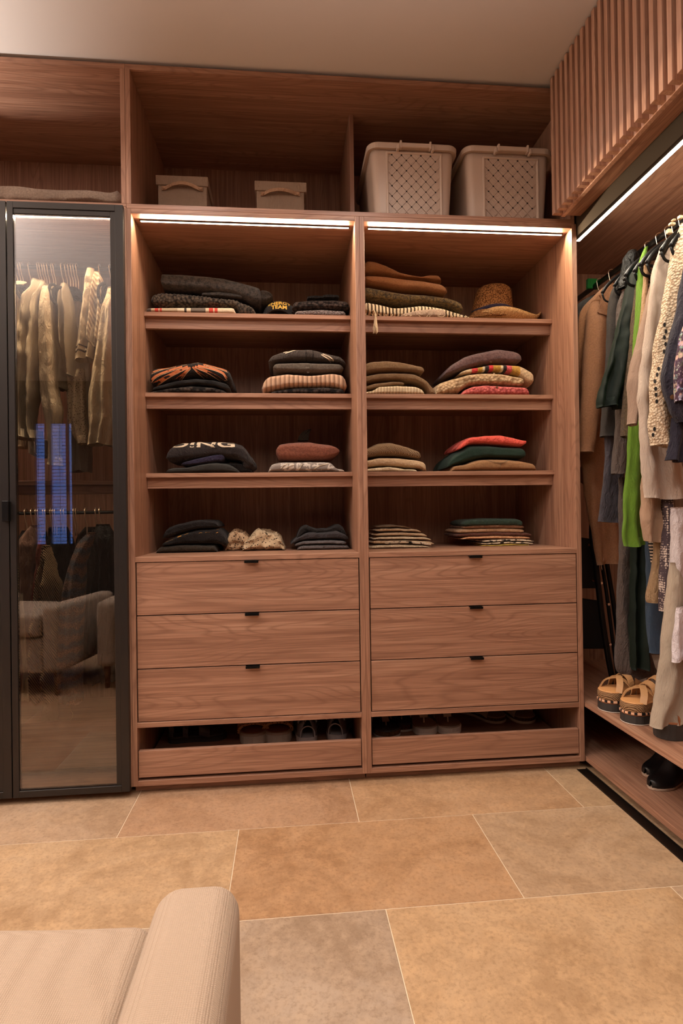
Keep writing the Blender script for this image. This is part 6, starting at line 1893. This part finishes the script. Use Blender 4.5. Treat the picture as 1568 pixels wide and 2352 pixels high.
for (hx_, hy_, an, lb) in ((1.42, 0.520, -PI / 2 + 0.62, 'taupe two-strap sandal nearest the white pair'), (1.60, 0.525, -PI / 2 + 0.35, 'taupe two-strap sandal in the far right corner')):
    s_ = Shoe('strap_sandal', lb, (hx_, hy_), an, 0.25, 0.110, ZT, G2)
    s_.slab('sole', 0, 0.012, 'sole_white', 0.001, 0.001); s_.slab('cork', 0.012, 0.026, 'cork', 0.001, 0.002); s_.slab('footbed', 0.026, 0.031, 'leather_taupe', 0.001, -0.001)
    s_.strap('strap', 0.70, 0.70, 0.026, 0.042, 0.045, 'leather_taupe', 0.004); s_.strap('strap', 0.46, 0.46, 0.026, 0.050, 0.045, 'leather_taupe', 0.004)

# platform espadrille sandals on the shoe shelf, toes pointing out
zsh = R2[1] + 0.0005
G3 = 'shoes on the right shoe shelf'


def platform(lb, toe_xy, an, sole='sole_dark', wedge=False):
    L, Wd = 0.245, 0.100
    d = np.array([math.cos(an), math.sin(an)])
    heel = np.array(toe_xy) - d * L
    s_ = Shoe('platform_sandal', lb, heel, an, L, Wd, zsh, G3)
    s_.slab('welt', 0.0, 0.004, 'sole_white', 0.0, 0.001)
    s_.slab('outsole', 0.004, 0.034, 'sole_dark', 0.001, 0.0)
    s_.slab('trim', 0.034, 0.038, 'leather_brown', 0.001, 0.001)
    ol = outline(L + 0.002, Wd + 0.002)
    idx = list(range(0, len(ol)))
    # patterned bead row: separate little blocks round the toe
    acc = 0; last = None; k = 0
    pts = []
    for i in range(len(ol)):
        a, b = np.array(ol[i]), np.array(ol[(i + 1) % len(ol)])
        n_ = max(1, int(np.linalg.norm(b - a) / 0.004))
        for q in range(n_): pts.append(a + (b - a) * q / n_)
    step = 2
    tr_ = None
    for i in range(0, len(pts) - step, step):
        a, b = pts[i], pts[i + step]
        if (a[0] < 0.08): continue
        tdir = (b - a) / (np.linalg.norm(b - a) + 1e-9); nv = np.array([-tdir[1], tdir[0]])
        V = []
        for z in (0.0385, 0.046):
            for p_ in (a, b):
                for o_s in (-0.0025, 0.002):
                    q = p_ + nv * o_s - (0.001, 0)
                    V.append(s_.w(q[0], q[1], z))
        obj('bead', V, [(0, 1, 3, 2), (4, 6, 7, 5), (0, 4, 5, 1), (2, 3, 7, 6), (0, 2, 6, 4), (1, 5, 7, 3)], 'bead_pale' if (i // step) % 2 else 'bead_dark', s_.t)
    s_.slab('midsole_core', 0.038, 0.047, 'leather_brown', -0.002, -0.002)
    s_.slab('jute_layer', 0.047, 0.062, 'jute', 0.0, 0.002); s_.slab('jute_layer', 0.062, 0.076, 'jute', 0.002, 0.0)
    s_.slab('footbed', 0.076, 0.081, 'leather_nat', -0.001, -0.002)
    s_.band('strap', [(0.205, -0.046, 0.076), (0.190, -0.030, 0.108), (0.165, 0.006, 0.122), (0.150, 0.036, 0.106), (0.140, 0.047, 0.076)], 0.012, 'leather_strap')
    s_.band('strap', [(0.150, -0.047, 0.076), (0.150, -0.032, 0.112), (0.160, 0.004, 0.126), (0.185, 0.034, 0.106), (0.205, 0.046, 0.076)], 0.012, 'leather_strap')
    s_.strap('strap', 0.50, 0.54, 0.076, 0.058, 0.024, 'leather_strap'); s_.strap('strap', 0.34, 0.38, 0.076, 0.074, 0.022, 'leather_strap')
    s_.strap('ankle_strap', 0.10, 0.12, 0.082, 0.080, 0.018, 'leather_taupe')
    bk = s_.strap('buckle', 0.12, 0.12, 0.120, 0.040, 0.016, 'chrome', 0.003, ya=0.4, yb=1.1)
    return s_


platform('platform espadrille sandal with beaded rim nearest the shelf unit', (1.800, -0.110), PI + 0.30)
platform('platform espadrille sandal with beaded rim in front of its pair', (1.812, -0.245), PI + 0.30)
s_ = Shoe('wedge_sandal', 'brown sandal on thick black wedge at the right edge', (2.08, -0.36), PI + 0.10, 0.24, 0.10, zsh, G3)
s_.slab('outsole', 0, 0.055, 'sole_dark', 0.0, 0.002); s_.slab('footbed', 0.055, 0.063, 'leather_brown', 0.001, 0.0)
s_.strap('strap', 0.72, 0.70, 0.060, 0.050, 0.055, 'leather_brown', 0.004); s_.strap('strap', 0.42, 0.42, 0.060, 0.065, 0.03, 'leather_brown', 0.004)
# black pointed ankle boots on the bottom board
for (tx, ty, lb) in ((1.915, -0.200, 'black pointed ankle boot further back on the bottom shelf'), (1.870, -0.300, 'black pointed ankle boot at the front of the bottom shelf')):
    an = PI + 0.42
    L = 0.27
    heel = np.array([tx, ty]) - np.array([math.cos(an), math.sin(an)]) * L
    s_ = Shoe('ankle_boot', lb, heel, an, L, 0.092, R3[1] + 0.0005, 'ankle boots on the bottom shelf', toe='point')
    s_.slab('sole', 0, 0.009, 'leather_taupe', 0.001, 0.0)
    s_.upper('upper', 'leather_black', 0.02, 0.99, 0.008, lambda f: (0.135 if f < 0.34 else 0.024 + 0.111 * (1 - min(1, (f - 0.34) / 0.40)) ** 1.6 + 0.030 * max(0, 1 - f) ** 0.8, 0.30 if f < 0.45 else 0.12), 0.001, open_top=False)

# ------------------------------------------------------------------ armchairs
t = NT('upholstery')
c = t.coords((1, 1, 1))
w1 = t.wave(c, 115, 0.6, 'X', detail=1); w2 = t.wave(c, 115, 0.6, 'Y', detail=1); w3 = t.wave(c, 115, 0.6, 'Z', detail=1)
h = t.math('MULTIPLY', t.math('ADD', w1, w3), t.math('ADD', w2, 0.3))
t.bump(h, 0.35, 0.0015)
nz_ = t.noise(c, 5, 4)
t.b.inputs['Sheen Weight'].default_value = 0.1
t.done(t.mix(t.math('MULTIPLY', t.ramp(h, [(0.1, (1, 1, 1, 1)), (0.6, (0, 0, 0, 1))]), 0.35), t.mix(nz_, rgb(172, 149, 128), rgb(180, 157, 136)), rgb(126, 104, 84)), 0.9, 0.15)
plain('leg_wood', rgb(120, 80, 54), 0.5)


def rbox(x0, x1, y0, y1, z0, z1, r, seg=5, lump=0.0, seed=0):
    bm = bmesh.new()
    V = boxv(x0, x1, y0, y1, z0, z1)
    vs_ = [bm.verts.new(v) for v in V]
    for f in BOXF: bm.faces.new([vs_[i] for i in f])
    bmesh.ops.recalc_face_normals(bm, faces=bm.faces)
    bmesh.ops.bevel(bm, geom=list(bm.edges), offset=r, segments=seg, affect='EDGES', profile=0.5)
    big = [e for e in bm.edges if e.calc_length() > 0.12]
    bmesh.ops.subdivide_edges(bm, edges=big, cuts=7, use_grid_fill=True)
    for v in bm.verts:
        if lump:
            v.co.z += lump * noise.noise(Vector((v.co.x * 5 + seed, v.co.y * 5, 0)))
    bm.verts.index_update()
    Vo = [tuple(v.co) for v in bm.verts]; Fo = [[v.index for v in f.verts] for f in bm.faces]
    bm.free()
    return Vo, Fo


def armchair(label, x0, x1, yf, yb, ang=0.0):
    """front faces +Y at yf; back at yb (smaller y)"""
    t = thing('armchair', ((x0 + x1) / 2, (yf + yb) / 2, 0), label, 'armchair', 'beige armchairs')
    aw = 0.116
    for a, b in ((x0, x0 + aw), (x1 - aw, x1)):
        V, F = rbox(a, b, yb, yf, 0.14, 0.546, 0.036, 6)
        # arm tapers and its inner top edge is softly rounded
        obj('arm', V, F, 'upholstery', t, smooth=True)
    V, F = rbox(x0 + aw + 0.004, x1 - aw - 0.004, yb + 0.16, yf + 0.012, 0.352, 0.487, 0.03, 5, 0.006, 3)
    V = [(x, y, z + (0.012 * math.sin(math.pi * (x - x0 - aw) / (x1 - x0 - 2 * aw)) if z > 0.43 else 0)) for x, y, z in V]
    obj('seat_cushion', V, F, 'upholstery', t, smooth=True)
    V, F = rbox(x0 + aw, x1 - aw, yb + 0.05, yf - 0.012, 0.14, 0.350, 0.012, 3)
    obj('seat_base', V, F, 'upholstery', t, smooth=True)
    for lx in (x0 + 0.05, x1 - 0.05):
        for ly in (yf - 0.06, yb + 0.0):
            MB().tube([(lx, ly, 0.0), (lx, ly, 0.15)], [0.014, 0.022], 12).build('leg', 'leg_wood', t, smooth=True)
    t.rotation_euler = (0, 0, ang)
    return t


armchair('beige woven low armchair in the foreground at the lower left', -0.60, 0.508, -1.425, -2.05)
armchair('beige woven low armchair further left, seen mirrored in the glass door', -1.82, -0.70, -1.40, -2.10, math.radians(10))
